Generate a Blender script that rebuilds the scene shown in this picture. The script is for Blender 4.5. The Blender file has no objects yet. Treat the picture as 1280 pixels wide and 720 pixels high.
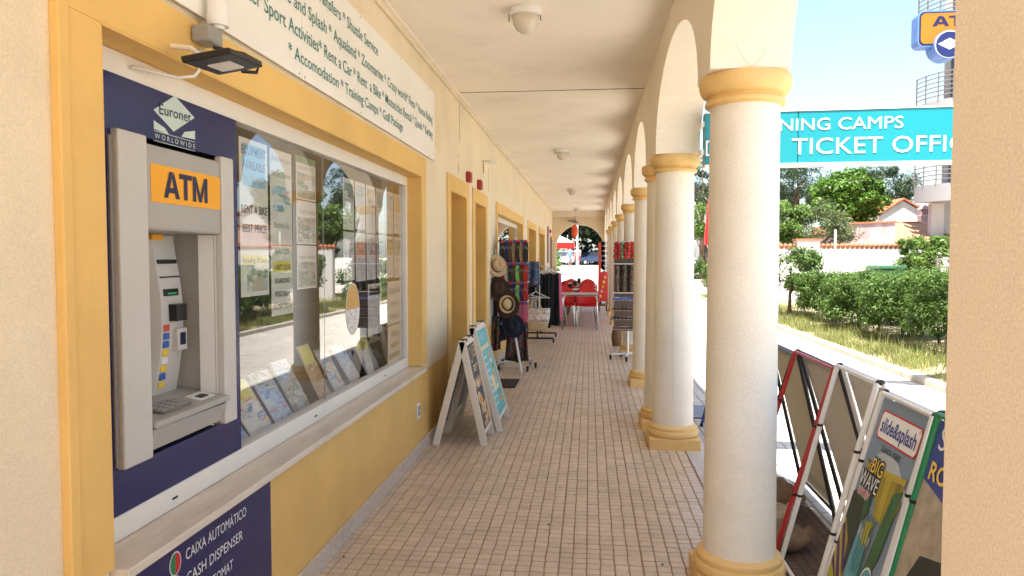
import bpy, bmesh, math, random
import numpy as np
from mathutils import Vector, Matrix
random.seed(7); rng = np.random.default_rng(7)
R = math.radians
scene = bpy.context.scene
col = scene.collection

# ------------------------------------------------------------------ camera, sky, sun, exposure
F = 900.0; EYE = 1.5                       # focal length in photo pixels (1280 wide), eye height
PITCH = math.atan(39 / F); YAW = math.atan(97 / F * math.cos(PITCH))
cd = bpy.data.cameras.new('camera'); cam = bpy.data.objects.new('camera', cd); col.objects.link(cam)
cd.sensor_width = 36; cd.lens = 36 * F / 1280; cd.clip_end = 3000; cd.clip_start = 0.02
cam.location = (0, 0, EYE); cam.rotation_euler = (math.pi / 2 - PITCH, 0, YAW)
scene.camera = cam

SUN = Vector((-0.088, -0.36, 1.0)).normalized()
elev = math.asin(SUN.z); azim = math.atan2(SUN.x, SUN.y)
w = bpy.data.worlds.new('World'); scene.world = w; w.use_nodes = True
nt = w.node_tree; bg = nt.nodes['Background']
sky = nt.nodes.new('ShaderNodeTexSky'); sky.sky_type = 'NISHITA'; sky.sun_disc = False
sky.sun_elevation = elev; sky.sun_rotation = azim
sky.air_density = 1.0; sky.dust_density = 1.8; sky.ozone_density = 1.0
nt.links.new(sky.outputs[0], bg.inputs[0]); bg.inputs[1].default_value = 0.10
sl = bpy.data.lights.new('sun', 'SUN'); sl.energy = 4.6; sl.angle = R(0.5); sl.color = (1.0, 0.95, 0.86)
so = bpy.data.objects.new('sun', sl); col.objects.link(so); so.location = (0, 0, 30)
so.rotation_euler = SUN.to_track_quat('Z', 'Y').to_euler()
scene.view_settings.view_transform = 'Standard'; scene.view_settings.look = 'None'
scene.view_settings.exposure = 2.03; scene.view_settings.gamma = 1.0
scene.cycles.max_bounces = 10; scene.cycles.diffuse_bounces = 7; scene.cycles.transparent_max_bounces = 16
scene.cycles.glossy_bounces = 5; scene.cycles.use_denoising = True
scene.cycles.sample_clamp_indirect = 8.0; scene.cycles.caustics_reflective = False; scene.cycles.caustics_refractive = False

# pixel of the photograph -> point on a known plane (axis 'X','Y' or 'Z' at value v)
_fw = Vector((-math.sin(YAW) * math.cos(PITCH), math.cos(YAW) * math.cos(PITCH), -math.sin(PITCH)))
_rt = Vector((math.cos(YAW), math.sin(YAW), 0)); _up = _rt.cross(_fw)
def on(ax, v, x, y):
    r = _fw + _rt * ((x - 640) / F) - _up * ((y - 360) / F)
    i = 'XYZ'.index(ax); c = Vector((0, 0, EYE))
    return c + r * ((v - c[i]) / r[i])

# ------------------------------------------------------------------ materials
MATS = {}
def mat(name, color, rough=0.6, var=0.12, vscale=3.0, bump=0.0, bscale=60.0, metal=0.0, spec=0.4, grime=0.0,
        fine=0.0, coat=0.0, trans=0.0, stretch=None):
    """procedural principled: base colour with two scales of noise (world position), fine relief, optional grime"""
    if name in MATS: return MATS[name]
    m = bpy.data.materials.new(name); m.use_nodes = True; MATS[name] = m
    n = m.node_tree.nodes; l = m.node_tree.links; p = n['Principled BSDF']
    p.inputs['Roughness'].default_value = rough; p.inputs['Metallic'].default_value = metal
    p.inputs['Specular IOR Level'].default_value = spec
    if coat: p.inputs['Coat Weight'].default_value = coat
    if trans: p.inputs['Transmission Weight'].default_value = trans
    g = n.new('ShaderNodeNewGeometry'); vec = g.outputs['Position']
    if stretch:
        mp = n.new('ShaderNodeMapping'); mp.inputs['Scale'].default_value = stretch
        l.new(vec, mp.inputs[0]); vec = mp.outputs[0]
    c = tuple(color) + (1,)
    t = n.new('ShaderNodeTexNoise'); t.inputs['Scale'].default_value = vscale; t.inputs['Detail'].default_value = 6
    t.inputs['Roughness'].default_value = 0.6; l.new(vec, t.inputs['Vector'])
    mr = n.new('ShaderNodeMapRange'); mr.inputs[1].default_value = 0.3; mr.inputs[2].default_value = 0.7
    mr.inputs[3].default_value = 1 - var; mr.inputs[4].default_value = 1 + var * 0.6; l.new(t.outputs[0], mr.inputs[0])
    mx = n.new('ShaderNodeVectorMath'); mx.operation = 'SCALE'; mx.inputs[0].default_value = color
    l.new(mr.outputs[0], mx.inputs['Scale']); out = mx.outputs[0]
    if fine:
        t2 = n.new('ShaderNodeTexNoise'); t2.inputs['Scale'].default_value = 220; t2.inputs['Detail'].default_value = 2
        l.new(vec, t2.inputs['Vector'])
        m2 = n.new('ShaderNodeMapRange'); m2.inputs[1].default_value = 0.35; m2.inputs[2].default_value = 0.65
        m2.inputs[3].default_value = 1 - fine; m2.inputs[4].default_value = 1 + fine * 0.5; l.new(t2.outputs[0], m2.inputs[0])
        v2 = n.new('ShaderNodeVectorMath'); v2.operation = 'SCALE'; l.new(out, v2.inputs[0]); l.new(m2.outputs[0], v2.inputs['Scale'])
        out = v2.outputs[0]
    if grime:
        t3 = n.new('ShaderNodeTexNoise'); t3.inputs['Scale'].default_value = 1.7; t3.inputs['Detail'].default_value = 9
        t3.inputs['Roughness'].default_value = 0.72; l.new(g.outputs['Position'], t3.inputs['Vector'])
        m3 = n.new('ShaderNodeMapRange'); m3.inputs[1].default_value = 0.52; m3.inputs[2].default_value = 0.75
        m3.inputs[3].default_value = 0; m3.inputs[4].default_value = grime; l.new(t3.outputs[0], m3.inputs[0])
        mc = n.new('ShaderNodeMix'); mc.data_type = 'RGBA'; l.new(m3.outputs[0], mc.inputs['Factor'])
        l.new(out, mc.inputs['A']); mc.inputs['B'].default_value = (color[0] * .45, color[1] * .38, color[2] * .32, 1)
        out = mc.outputs['Result']
    l.new(out, p.inputs['Base Color'])
    if bump:
        tb = n.new('ShaderNodeTexNoise'); tb.inputs['Scale'].default_value = bscale; tb.inputs['Detail'].default_value = 4
        l.new(vec, tb.inputs['Vector'])
        b = n.new('ShaderNodeBump'); b.inputs['Strength'].default_value = bump; b.inputs['Distance'].default_value = 0.01
        l.new(tb.outputs[0], b.inputs['Height']); l.new(b.outputs[0], p.inputs['Normal'])
    return m

def leafmat(name, dark, light, transl=0.4):
    m = bpy.data.materials.new(name); m.use_nodes = True; MATS[name] = m
    n = m.node_tree.nodes; l = m.node_tree.links; p = n['Principled BSDF']; o = n['Material Output']
    g = n.new('ShaderNodeNewGeometry'); r = n.new('ShaderNodeValToRGB')
    r.color_ramp.elements[0].color = (*dark, 1); r.color_ramp.elements[1].color = (*light, 1)
    l.new(g.outputs['Random Per Island'], r.inputs[0])
    t = n.new('ShaderNodeTexNoise'); t.inputs['Scale'].default_value = 1.6; l.new(g.outputs['Position'], t.inputs['Vector'])
    mr = n.new('ShaderNodeMapRange'); mr.inputs[1].default_value = .3; mr.inputs[2].default_value = .7
    mr.inputs[3].default_value = .7; mr.inputs[4].default_value = 1.25; l.new(t.outputs[0], mr.inputs[0])
    s = n.new('ShaderNodeVectorMath'); s.operation = 'SCALE'; l.new(r.outputs[0], s.inputs[0]); l.new(mr.outputs[0], s.inputs['Scale'])
    l.new(s.outputs[0], p.inputs['Base Color']); p.inputs['Roughness'].default_value = .45; p.inputs['Specular IOR Level'].default_value = .35
    tr = n.new('ShaderNodeBsdfTranslucent'); l.new(s.outputs[0], tr.inputs[0])
    mx = n.new('ShaderNodeMixShader'); mx.inputs[0].default_value = transl
    l.new(p.outputs[0], mx.inputs[1]); l.new(tr.outputs[0], mx.inputs[2]); l.new(mx.outputs[0], o.inputs[0])
    return m

def glassmat(name, tint=(1, 1, 1), refl=2.3, dirt=0.02):
    """thin pane: clear film with a Fresnel mirror on the front face"""
    m = bpy.data.materials.new(name); m.use_nodes = True; MATS[name] = m
    n = m.node_tree.nodes; l = m.node_tree.links; o = n['Material Output']; n.remove(n['Principled BSDF'])
    tr = n.new('ShaderNodeBsdfTransparent'); tr.inputs[0].default_value = (*tint, 1)
    gl = n.new('ShaderNodeBsdfGlossy'); gl.inputs['Roughness'].default_value = 0.0
    fr = n.new('ShaderNodeFresnel'); fr.inputs[0].default_value = 1.5
    g = n.new('ShaderNodeNewGeometry')
    inv = n.new('ShaderNodeMath'); inv.operation = 'SUBTRACT'; inv.inputs[0].default_value = refl; 
    k = n.new('ShaderNodeMath'); k.operation = 'MULTIPLY'; k.inputs[1].default_value = refl; l.new(g.outputs['Backfacing'], k.inputs[0])
    l.new(k.outputs[0], inv.inputs[1])
    f2 = n.new('ShaderNodeMath'); f2.operation = 'MULTIPLY'; f2.use_clamp = True
    l.new(fr.outputs[0], f2.inputs[0]); l.new(inv.outputs[0], f2.inputs[1])
    mx = n.new('ShaderNodeMixShader'); l.new(f2.outputs[0], mx.inputs[0]); l.new(tr.outputs[0], mx.inputs[1]); l.new(gl.outputs[0], mx.inputs[2])
    df = n.new('ShaderNodeBsdfDiffuse'); df.inputs[0].default_value = (.7, .68, .64, 1)
    t = n.new('ShaderNodeTexNoise'); t.inputs['Scale'].default_value = 4; t.inputs['Detail'].default_value = 5
    l.new(g.outputs['Position'], t.inputs['Vector'])
    dm = n.new('ShaderNodeMath'); dm.operation = 'MULTIPLY'; dm.inputs[1].default_value = dirt; l.new(t.outputs[0], dm.inputs[0])
    m2 = n.new('ShaderNodeMixShader'); l.new(dm.outputs[0], m2.inputs[0]); l.new(mx.outputs[0], m2.inputs[1]); l.new(df.outputs[0], m2.inputs[2])
    l.new(m2.outputs[0], o.inputs[0])
    return m

def printmat(name, cols, scale=14.0, bg=(.8, .8, .78)):
    """flat print too small to read: rows of coloured blocks and picture patches"""
    m = bpy.data.materials.new(name); m.use_nodes = True; MATS[name] = m
    n = m.node_tree.nodes; l = m.node_tree.links; p = n['Principled BSDF']
    g = n.new('ShaderNodeNewGeometry')
    v = n.new('ShaderNodeTexVoronoi'); v.inputs['Scale'].default_value = scale; v.distance = 'CHEBYCHEV'; mp = n.new('ShaderNodeMapping'); mp.inputs['Scale'].default_value = (1, .45, 1.35); l.new(g.outputs['Position'], mp.inputs[0]); l.new(mp.outputs[0], v.inputs['Vector'])
    r = n.new('ShaderNodeValToRGB'); r.color_ramp.interpolation = 'CONSTANT'
    e = r.color_ramp.elements; e[0].color = (*cols[0], 1); e[1].position = 1 / len(cols); e[1].color = (*cols[1 % len(cols)], 1)
    for i in range(2, len(cols)):
        q = e.new(i / len(cols)); q.color = (*cols[i], 1)
    sx = n.new('ShaderNodeSeparateColor'); l.new(v.outputs['Color'], sx.inputs[0]); l.new(sx.outputs[0], r.inputs[0])
    t = n.new('ShaderNodeTexNoise'); t.inputs['Scale'].default_value = scale * 2.2; t.inputs['Detail'].default_value = 6; l.new(mp.outputs[0], t.inputs['Vector'])
    mr = n.new('ShaderNodeMapRange'); mr.inputs[1].default_value = .40; mr.inputs[2].default_value = .62; l.new(t.outputs[0], mr.inputs[0])
    mx = n.new('ShaderNodeMix'); mx.data_type = 'RGBA'; l.new(mr.outputs[0], mx.inputs['Factor']); l.new(r.outputs[0], mx.inputs['A']); mx.inputs['B'].default_value = (*bg, 1)
    l.new(mx.outputs['Result'], p.inputs['Base Color']); p.inputs['Roughness'].default_value = .4
    return m

YEL = (.78, .50, .16); CREAM = (.82, .71, .52)
mat('yellow_paint', YEL, .62, .10, 2.2, .12, 90, grime=.12)
mat('cream_plaster', CREAM, .8, .08, 1.6, .3, 170, grime=.2, fine=.08)
mat('cream_stucco', (.88, .79, .65), .85, .05, 2.0, .16, 190, grime=.10, fine=.10)
mat('column_paint', (.86, .79, .66), .7, .07, 2.2, .2, 160, grime=.24, fine=.10)
mat('ceiling_paint', (.90, .83, .72), .8, .07, .9, .2, 60, grime=.20)
mat('pale_trim', (.78, .70, .58), .6, .05, 3)
mat('capital_yellow', (.78, .52, .20), .55, .12, 5, .2, 60, grime=.25)
mat('skirting_stone', (.68, .59, .48), .45, .2, 45, .1, 80, grime=.25, fine=.25)
mat('sill_marble', (.72, .64, .53), .35, .14, 5, .05, 30, grime=.35, stretch=(6, 1, 6))
mat('tile', (.67, .53, .385), .33, .12, 2.4, .12, 160, grime=.24, fine=.14, spec=.5)
def vary(name, amt):
    """each separate piece gets its own tone"""
    m = MATS[name]; n = m.node_tree.nodes; l = m.node_tree.links; p = n['Principled BSDF']; src = p.inputs['Base Color'].links[0].from_socket
    g = n.new('ShaderNodeNewGeometry'); o = n.new('ShaderNodeObjectInfo'); ad = n.new('ShaderNodeMath'); ad.operation = 'ADD'; l.new(g.outputs['Random Per Island'], ad.inputs[0]); l.new(o.outputs['Random'], ad.inputs[1])
    fr = n.new('ShaderNodeMath'); fr.operation = 'FRACT'; l.new(ad.outputs[0], fr.inputs[0]); mr = n.new('ShaderNodeMapRange'); mr.inputs[3].default_value = 1 - amt; mr.inputs[4].default_value = 1 + amt * .7; l.new(fr.outputs[0], mr.inputs[0])
    s = n.new('ShaderNodeVectorMath'); s.operation = 'SCALE'; l.new(src, s.inputs[0]); l.new(mr.outputs[0], s.inputs['Scale']); l.new(s.outputs[0], p.inputs['Base Color'])
vary('tile', .09)
mat('grout', (.40, .24, .15), .9, .25, 6, .2, 80)
mat('edge_stone', (.58, .51, .43), .5, .15, 8, .1, 60, grime=.3)
mat('white_aluminium', (.80, .77, .70), .35, .04, 4, spec=.5)
mat('white_board', (.84, .82, .78), .45, .05, 2, grime=.06)
mat('teal_ink', (.02, .20, .20), .5, .1, 8)
mat('black_ink', (.02, .02, .022), .5, .1, 8)
mat('navy_panel', (.010, .016, .10), .25, .12, 6, spec=.5)
mat('navy_dark', (.010, .012, .06), .4, .1, 6)
mat('white_ink', (.78, .78, .76), .5, .04, 8)
mat('pale_ink', (.55, .66, .62), .5, .04, 8)
mat('atm_grey', (.40, .385, .36), .42, .05, 4, .06, 200, spec=.45)
mat('atm_light', (.57, .55, .515), .42, .05, 4, .06, 200, spec=.45)
mat('atm_dark', (.22, .20, .18), .45, .05, 4, .06, 200)
mat('orange_light', (.90, .40, .012), .35, .06, 5)
mat('black_plastic', (.014, .014, .015), .4, .1, 8)
mat('dark_metal', (.03, .03, .032), .4, .1, 8, metal=.3)
mat('grey_plastic', (.32, .31, .29), .5, .08, 8)
mat('white_plastic', (.78, .77, .74), .4, .04, 6)
mat('chrome', (.62, .61, .60), .22, .04, 8, metal=1.0)
mat('red_plastic', (.62, .012, .012), .35, .07, 6, spec=.5)
mat('alarm_red', (.35, .025, .02), .45, .1, 8)
mat('green_led', (.05, .6, .15), .3, .05, 8)
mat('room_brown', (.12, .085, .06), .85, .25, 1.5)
mat('room_floor', (.16, .12, .09), .7, .2, 3)
mat('paper', (.74, .72, .67), .55, .03, 6)
mat('paper_yellow', (.78, .68, .12), .55, .05, 6)
mat('paper_tan', (.62, .36, .10), .55, .06, 6)
mat('paper_blue', (.25, .48, .68), .5, .1, 5)
mat('paper_green', (.12, .28, .12), .5, .2, 12)
mat('grey_ink', (.34, .34, .34), .5, .05, 8)
mat('shelf_black', (.02, .018, .016), .4, .1, 8)
glassmat('shop_glass')
glassmat('door_glass', (.8, .82, .8), 1.7, .05)
printmat('print_leaflet', [(.75, .72, .6), (.7, .15, .1), (.8, .6, .1), (.15, .3, .55), (.8, .78, .7)], 22, (.78, .75, .66))
printmat('print_blue', [(.12, .3, .6), (.4, .6, .75), (.65, .3, .4), (.75, .75, .7), (.2, .35, .3)], 20, (.55, .68, .75))
printmat('print_photo', [(.12, .22, .1), (.35, .5, .62), (.5, .4, .28), (.7, .7, .65), (.15, .15, .13)], 26, (.4, .42, .38))
printmat('print_warm', [(.5, .3, .1), (.7, .5, .2), (.2, .12, .08), (.62, .3, .12), (.75, .6, .4)], 24, (.45, .36, .26))
printmat('print_cards', [(.05, .15, .5), (.7, .7, .68), (.6, .1, .08), (.1, .35, .45), (.8, .7, .3)], 30, (.7, .7, .72))
printmat('print_text', [(.35, .35, .34), (.6, .6, .58), (.74, .72, .68)], 60, (.76, .75, .71))

# ------------------------------------------------------------------ mesh helpers
class MB:
    def __init__(s): s.v = []; s.f = []; s.m = []
    def quad(s, pts, m=0):
        b = len(s.v); s.v += [tuple(p) for p in pts]; s.f.append(tuple(range(b, b + len(pts)))); s.m.append(m); return s
    def box(s, a, b, m=0):
        x0, x1 = sorted((a[0], b[0])); y0, y1 = sorted((a[1], b[1])); z0, z1 = sorted((a[2], b[2])); i = len(s.v)
        s.v += [(x0, y0, z0), (x1, y0, z0), (x1, y1, z0), (x0, y1, z0), (x0, y0, z1), (x1, y0, z1), (x1, y1, z1), (x0, y1, z1)]
        for f in ((3, 2, 1, 0), (4, 5, 6, 7), (0, 1, 5, 4), (1, 2, 6, 5), (2, 3, 7, 6), (3, 0, 4, 7)):
            s.f.append(tuple(i + k for k in f)); s.m.append(m)
        return s
    def obox(s, c, ux, uy, uz, m=0):
        c = Vector(c); ux = Vector(ux); uy = Vector(uy); uz = Vector(uz); i = len(s.v)
        for a, b, d in ((-1, -1, -1), (1, -1, -1), (1, 1, -1), (-1, 1, -1), (-1, -1, 1), (1, -1, 1), (1, 1, 1), (-1, 1, 1)):
            s.v.append(tuple(c + ux * a + uy * b + uz * d))
        for f in ((3, 2, 1, 0), (4, 5, 6, 7), (0, 1, 5, 4), (1, 2, 6, 5), (2, 3, 7, 6), (3, 0, 4, 7)):
            s.f.append(tuple(i + k for k in f)); s.m.append(m)
        return s
    def slab(s, pts, d, m=0, me=None):
        """polygon pts extruded by vector d"""
        d = Vector(d); n = len(pts); i = len(s.v); me = m if me is None else me
        s.v += [tuple(p) for p in pts] + [tuple(Vector(p) + d) for p in pts]
        s.f.append(tuple(i + k for k in range(n))); s.m.append(m)
        s.f.append(tuple(i + n + k for k in reversed(range(n)))); s.m.append(me)
        for k in range(n):
            s.f.append((i + k, i + n + k, i + n + (k + 1) % n, i + (k + 1) % n)); s.m.append(me)
        return s
    def tube(s, pts, r, n=8, m=0, cap=True):
        pts = [Vector(p) for p in pts]; rs = r if isinstance(r, (list, tuple)) else [r] * len(pts)
        rings = []; prev = None
        for k, p in enumerate(pts):
            t = (pts[min(k + 1, len(pts) - 1)] - pts[max(k - 1, 0)]).normalized()
            a = prev if prev is not None else (Vector((0, 0, 1)) if abs(t.z) < .9 else Vector((1, 0, 0)))
            a = (a - t * a.dot(t)).normalized(); b = t.cross(a); prev = a
            i = len(s.v); rings.append(i)
            for q in range(n):
                an = 2 * math.pi * q / n; s.v.append(tuple(p + (a * math.cos(an) + b * math.sin(an)) * rs[k]))
        for k in range(len(pts) - 1):
            for q in range(n):
                s.f.append((rings[k] + q, rings[k] + (q + 1) % n, rings[k + 1] + (q + 1) % n, rings[k + 1] + q)); s.m.append(m)
        if cap:
            s.f.append(tuple(rings[0] + q for q in reversed(range(n)))); s.m.append(m)
            s.f.append(tuple(rings[-1] + q for q in range(n))); s.m.append(m)
        return s
    def lathe(s, prof, c=(0, 0, 0), n=32, m=0, sx=1, sy=1, cap=True):
        i0 = len(s.v); c = Vector(c)
        for r, z in prof:
            for q in range(n):
                a = 2 * math.pi * q / n; s.v.append((c.x + r * math.cos(a) * sx, c.y + r * math.sin(a) * sy, c.z + z))
        for k in range(len(prof) - 1):
            for q in range(n):
                s.f.append((i0 + k * n + q, i0 + k * n + (q + 1) % n, i0 + (k + 1) * n + (q + 1) % n, i0 + (k + 1) * n + q)); s.m.append(m)
        if cap:
            s.f.append(tuple(i0 + q for q in reversed(range(n)))); s.m.append(m)
            k = len(prof) - 1; s.f.append(tuple(i0 + k * n + q for q in range(n))); s.m.append(m)
        return s
    def ball(s, c, r, n=12, k=8, m=0):
        c = Vector(c); r = Vector(r) if not isinstance(r, (int, float)) else Vector((r, r, r))
        prof = [(math.sin(math.pi * j / k), -math.cos(math.pi * j / k)) for j in range(k + 1)]
        i0 = len(s.v)
        for pr, z in prof:
            for q in range(n):
                a = 2 * math.pi * q / n; s.v.append((c.x + r.x * max(pr, 1e-3) * math.cos(a), c.y + r.y * max(pr, 1e-3) * math.sin(a), c.z + r.z * z))
        for j in range(k):
            for q in range(n):
                s.f.append((i0 + j * n + q, i0 + j * n + (q + 1) % n, i0 + (j + 1) * n + (q + 1) % n, i0 + (j + 1) * n + q)); s.m.append(m)
        return s
    def sheet(s, fn, nu, nv, m=0):
        i0 = len(s.v)
        for a in range(nu + 1):
            for b in range(nv + 1): s.v.append(tuple(fn(a / nu, b / nv)))
        for a in range(nu):
            for b in range(nv):
                p = i0 + a * (nv + 1) + b; s.f.append((p, p + nv + 1, p + nv + 2, p + 1)); s.m.append(m)
        return s
    def mesh(s, name, off=(0, 0, 0)):
        me = bpy.data.meshes.new(name); o = Vector(off)
        me.from_pydata([(v[0] - o.x, v[1] - o.y, v[2] - o.z) for v in s.v], [], s.f)
        return me
    def build(s, name, mats, parent=None, smooth=False, bevel=0, solid=0, off=None):
        if off is None: off = wloc(parent)
        me = s.mesh(name, off)
        if not isinstance(mats, (list, tuple)): mats = [mats]
        for x in mats: me.materials.append(MATS[x] if isinstance(x, str) else x)
        if len(mats) > 1: me.polygons.foreach_set('material_index', s.m)
        if smooth:
            me.shade_smooth()
            if smooth != True: me.set_sharp_from_angle(angle=R(smooth))
        o = bpy.data.objects.new(name, me); col.objects.link(o); o.parent = parent
        if solid:
            k = o.modifiers.new('solid', 'SOLIDIFY'); k.thickness = solid; k.offset = 0
        if bevel:
            k = o.modifiers.new('bevel', 'BEVEL'); k.width = bevel; k.segments = 2; k.limit_method = 'ANGLE'; k.angle_limit = R(40)
        return o

def wloc(p):
    v = Vector((0, 0, 0))
    while p is not None: v += p.location; p = p.parent
    return v
def tag(o, label=None, cat=None, group=None, kind=None):
    if label: o['label'] = label
    if cat: o['category'] = cat
    if group: o['group'] = group
    if kind: o['kind'] = kind
    return o
def thing(name, label, cat, loc=(0, 0, 0), group=None):
    o = bpy.data.objects.new(name, None); col.objects.link(o); o.location = loc; o.empty_display_size = .1
    return tag(o, label, cat, group)
def struct(o): o['kind'] = 'structure'; return o
def copy_tree(o, parent=None):
    c = o.copy(); col.objects.link(c); c.parent = parent
    for ch in o.children: copy_tree(ch, c)
    return c
def dup(o, loc, rz=0, label=None, group=None):
    c = copy_tree(o); c.location = loc; c.rotation_euler = (0, 0, rz)
    if label: c['label'] = label
    if group: c['group'] = group
    return c

def text(s, origin, u, v, mname, parent, height=None, width=None, align='L', bold=0.0, name='lettering', depth=0.0, off=None):
    """flat lettering in the plane (u, v) with its left/centre baseline at origin"""
    cu = bpy.data.curves.new('t', 'FONT'); cu.body = s; cu.resolution_u = 3; cu.offset = bold; cu.size = 1
    ob = bpy.data.objects.new('t', cu); me = bpy.data.meshes.new_from_object(ob)
    bpy.data.objects.remove(ob); bpy.data.curves.remove(cu)
    n = len(me.vertices); a = np.empty(n * 3); me.vertices.foreach_get('co', a); a = a.reshape(-1, 3)
    x0, x1 = a[:, 0].min(), a[:, 0].max()
    h = (height or .1) / .70; sx = h
    if width: sx = width / (x1 - x0)
    if not height: h = sx
    a[:, 0] = (a[:, 0] - (x0 if align == 'L' else (x0 + x1) / 2 if align == 'C' else x1)) * sx; a[:, 1] *= h
    u = np.array(Vector(u).normalized()); v = np.array(Vector(v).normalized()); off = np.array(off if off is not None else wloc(parent))
    co = np.array(origin) + a[:, :1] * u + a[:, 1:2] * v - off
    me.vertices.foreach_set('co', co.ravel()); me.materials.clear(); me.materials.append(MATS[mname]); me.name = name
    o = bpy.data.objects.new(name, me); col.objects.link(o); o.parent = parent
    return o

def leaves(name, mname, centers, normals, length, width, parent=None, jitter=1.0, kind=None):
    """one mesh of many rhombic leaf faces"""
    N = len(centers); c = np.asarray(centers); off = np.array(wloc(parent))
    d = rng.normal(size=(N, 3)); d /= np.linalg.norm(d, axis=1, keepdims=True)
    nn = np.asarray(normals) * (1 / max(jitter, .01)) + rng.normal(size=(N, 3)) * .6; nn /= np.linalg.norm(nn, axis=1, keepdims=True)
    t = np.cross(nn, d); t /= np.linalg.norm(t, axis=1, keepdims=True) + 1e-9; b = np.cross(nn, t)
    L = (length * rng.uniform(.45, 1.55, N))[:, None]; W = (width * rng.uniform(.6, 1.3, N))[:, None]
    v = np.stack([c - t * L / 2, c + b * W / 2 + nn * W * .2, c + t * L / 2, c - b * W / 2 + nn * W * .2], 1).reshape(-1, 3) - off
    me = bpy.data.meshes.new(name); me.vertices.add(4 * N); me.vertices.foreach_set('co', v.ravel())
    me.loops.add(4 * N); me.loops.foreach_set('vertex_index', np.arange(4 * N, dtype=np.int32))
    me.polygons.add(N); me.polygons.foreach_set('loop_start', np.arange(0, 4 * N, 4, dtype=np.int32))
    me.polygons.foreach_set('loop_total', np.full(N, 4, dtype=np.int32)); me.update(calc_edges=True); me.validate()
    me.materials.append(MATS[mname]); o = bpy.data.objects.new(name, me); col.objects.link(o); o.parent = parent
    if kind: o['kind'] = kind
    return o

UX, UY, UZ = Vector((1, 0, 0)), Vector((0, 1, 0)), Vector((0, 0, 1))
def atm_word(origin, u, v, w_, h_, m, parent):
    """heavy block capitals A, T, M as flat polygons"""
    o = Vector(origin)
    L = {'A': (0, .34, [[(0, 0), (.25, 0), (.42, 1), (.34, 1), (.34, 1)], [(1, 0), (.66, 1), (.42, 1), (.75, 0)], [(.28, .2), (.72, .2), (.66, .4), (.34, .4)]]),
         'T': (.33, .29, [[(.36, 0), (.64, 0), (.64, .8), (.36, .8)], [(0, .8), (1, .8), (1, 1), (0, 1)]]),
         'M': (.64, .36, [[(0, 0), (.22, 0), (.22, 1), (0, 1)], [(.78, 0), (1, 0), (1, 1), (.78, 1)], [(.22, 1), (.22, .62), (.41, 0), (.5, 0), (.5, .3)], [(.5, .3), (.5, 0), (.59, 0), (.78, .62), (.78, 1)]])}
    L['A'][2][0] = [(0, 0), (.25, 0), (.58, 1), (.36, 1)]; L['A'][2][1] = [(.75, 0), (1, 0), (.64, 1), (.5, .78)]
    for k, (x0, wd, polys) in L.items():
        mb = MB()
        for e, p in enumerate(polys): mb.quad([o + Vector(u) * ((x0 + a * wd) * w_) + Vector(v) * (b * h_) + Vector(u).cross(Vector(v)) * (.0001 * e) for a, b in p])
        mb.build('letter', m, parent)
# ------------------------------------------------------------------ the arcade building
WX = -1.28; AX0, AX1 = .50, .83; CEIL = 3.06; YB, YE = -1.2, 25.0; DADO = .62
bld = thing('arcade_building', 'long cream and yellow arcade building with columns, shop windows and doors', 'building', (-.3, 10, 0))
openings = [(1.774, 5.38, .66, 2.11), (6.545, 7.40, 0, 2.11), (7.96, 8.80, 0, 2.11), (9.95, 13.73, .66, 2.11),
            (15.02, 17.1, 0, 2.11), (18.28, 20.44, 0, 2.11), (23.75, 24.75, 0, 2.11)]
wall = MB(); dado = MB(); y = YB
def wseg(y0, y1, z0, z1):
    if z0 < DADO: MB().box((WX - .3, y0, z0), (WX, y1, min(z1, DADO))).build('dado', 'yellow_paint', bld)
    if z1 > DADO: wall.box((WX - .3, y0, max(z0, DADO)), (WX, y1, z1))
for (a, b, z0, z1) in openings:
    wseg(y, a, 0, CEIL + .1)
    if z0 > 0: wseg(a, b, 0, z0 - .032)
    wseg(a, b, z1, CEIL + .1); y = b
wseg(y, YE + .3, 0, CEIL + .1)
wall.build('facade_wall', 'cream_plaster', bld)
# skirting in lengths between the doors
y = YB
for a, b in [(6.40, 7.55), (7.81, 8.95), (14.87, 17.25), (18.13, 20.59), (23.6, 24.9)]:
    k = y
    while k < a - .01:
        e = min(k + 1.19, a); MB().box((WX + .002, k, 0.001), (WX + .017, e - .004, .095)).build('skirting_stone', 'skirting_stone', bld, bevel=.002); k = e
    y = b
# ceiling, cornice, unseen upper storey, end wall
MB().box((WX - .3, YB, CEIL), (AX1 - .002, YE + .3, CEIL + .22)).build('ceiling', 'ceiling_paint', bld)
MB().box((WX + .001, YB, CEIL - .045), (WX + .022, YE, CEIL - .002)).build('cornice', 'cream_plaster', bld, bevel=.006)
MB().box((WX + .022, YB, CEIL - .014), (WX + .05, YE, CEIL - .002)).build('cornice', 'ceiling_paint', bld, bevel=.004)
MB().box((-8.0, YB, CEIL + .225), (AX1 - .004, YE + .28, 6.5)).build('unseen_storey', 'cream_plaster', bld)  # unseen storey, height chosen so its shade covers the banner frames
mk = mat('crack_dark', (.10, .06, .04), .95, .5, 14)
crk = MB()                                           # open expansion joint across the ceiling and down the wall
for k in range(24):
    x0 = WX + .05 + k * (AX0 - WX - .05) / 24; x1 = x0 + (AX0 - WX - .05) / 24 + .001; wv = .004 + .004 * random.random()
    crk.box((x0, 6.83 - wv, CEIL - .003), (x1, 6.83 + wv, CEIL + .01))
crk.build('expansion_joint', 'crack_dark', bld)
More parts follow.
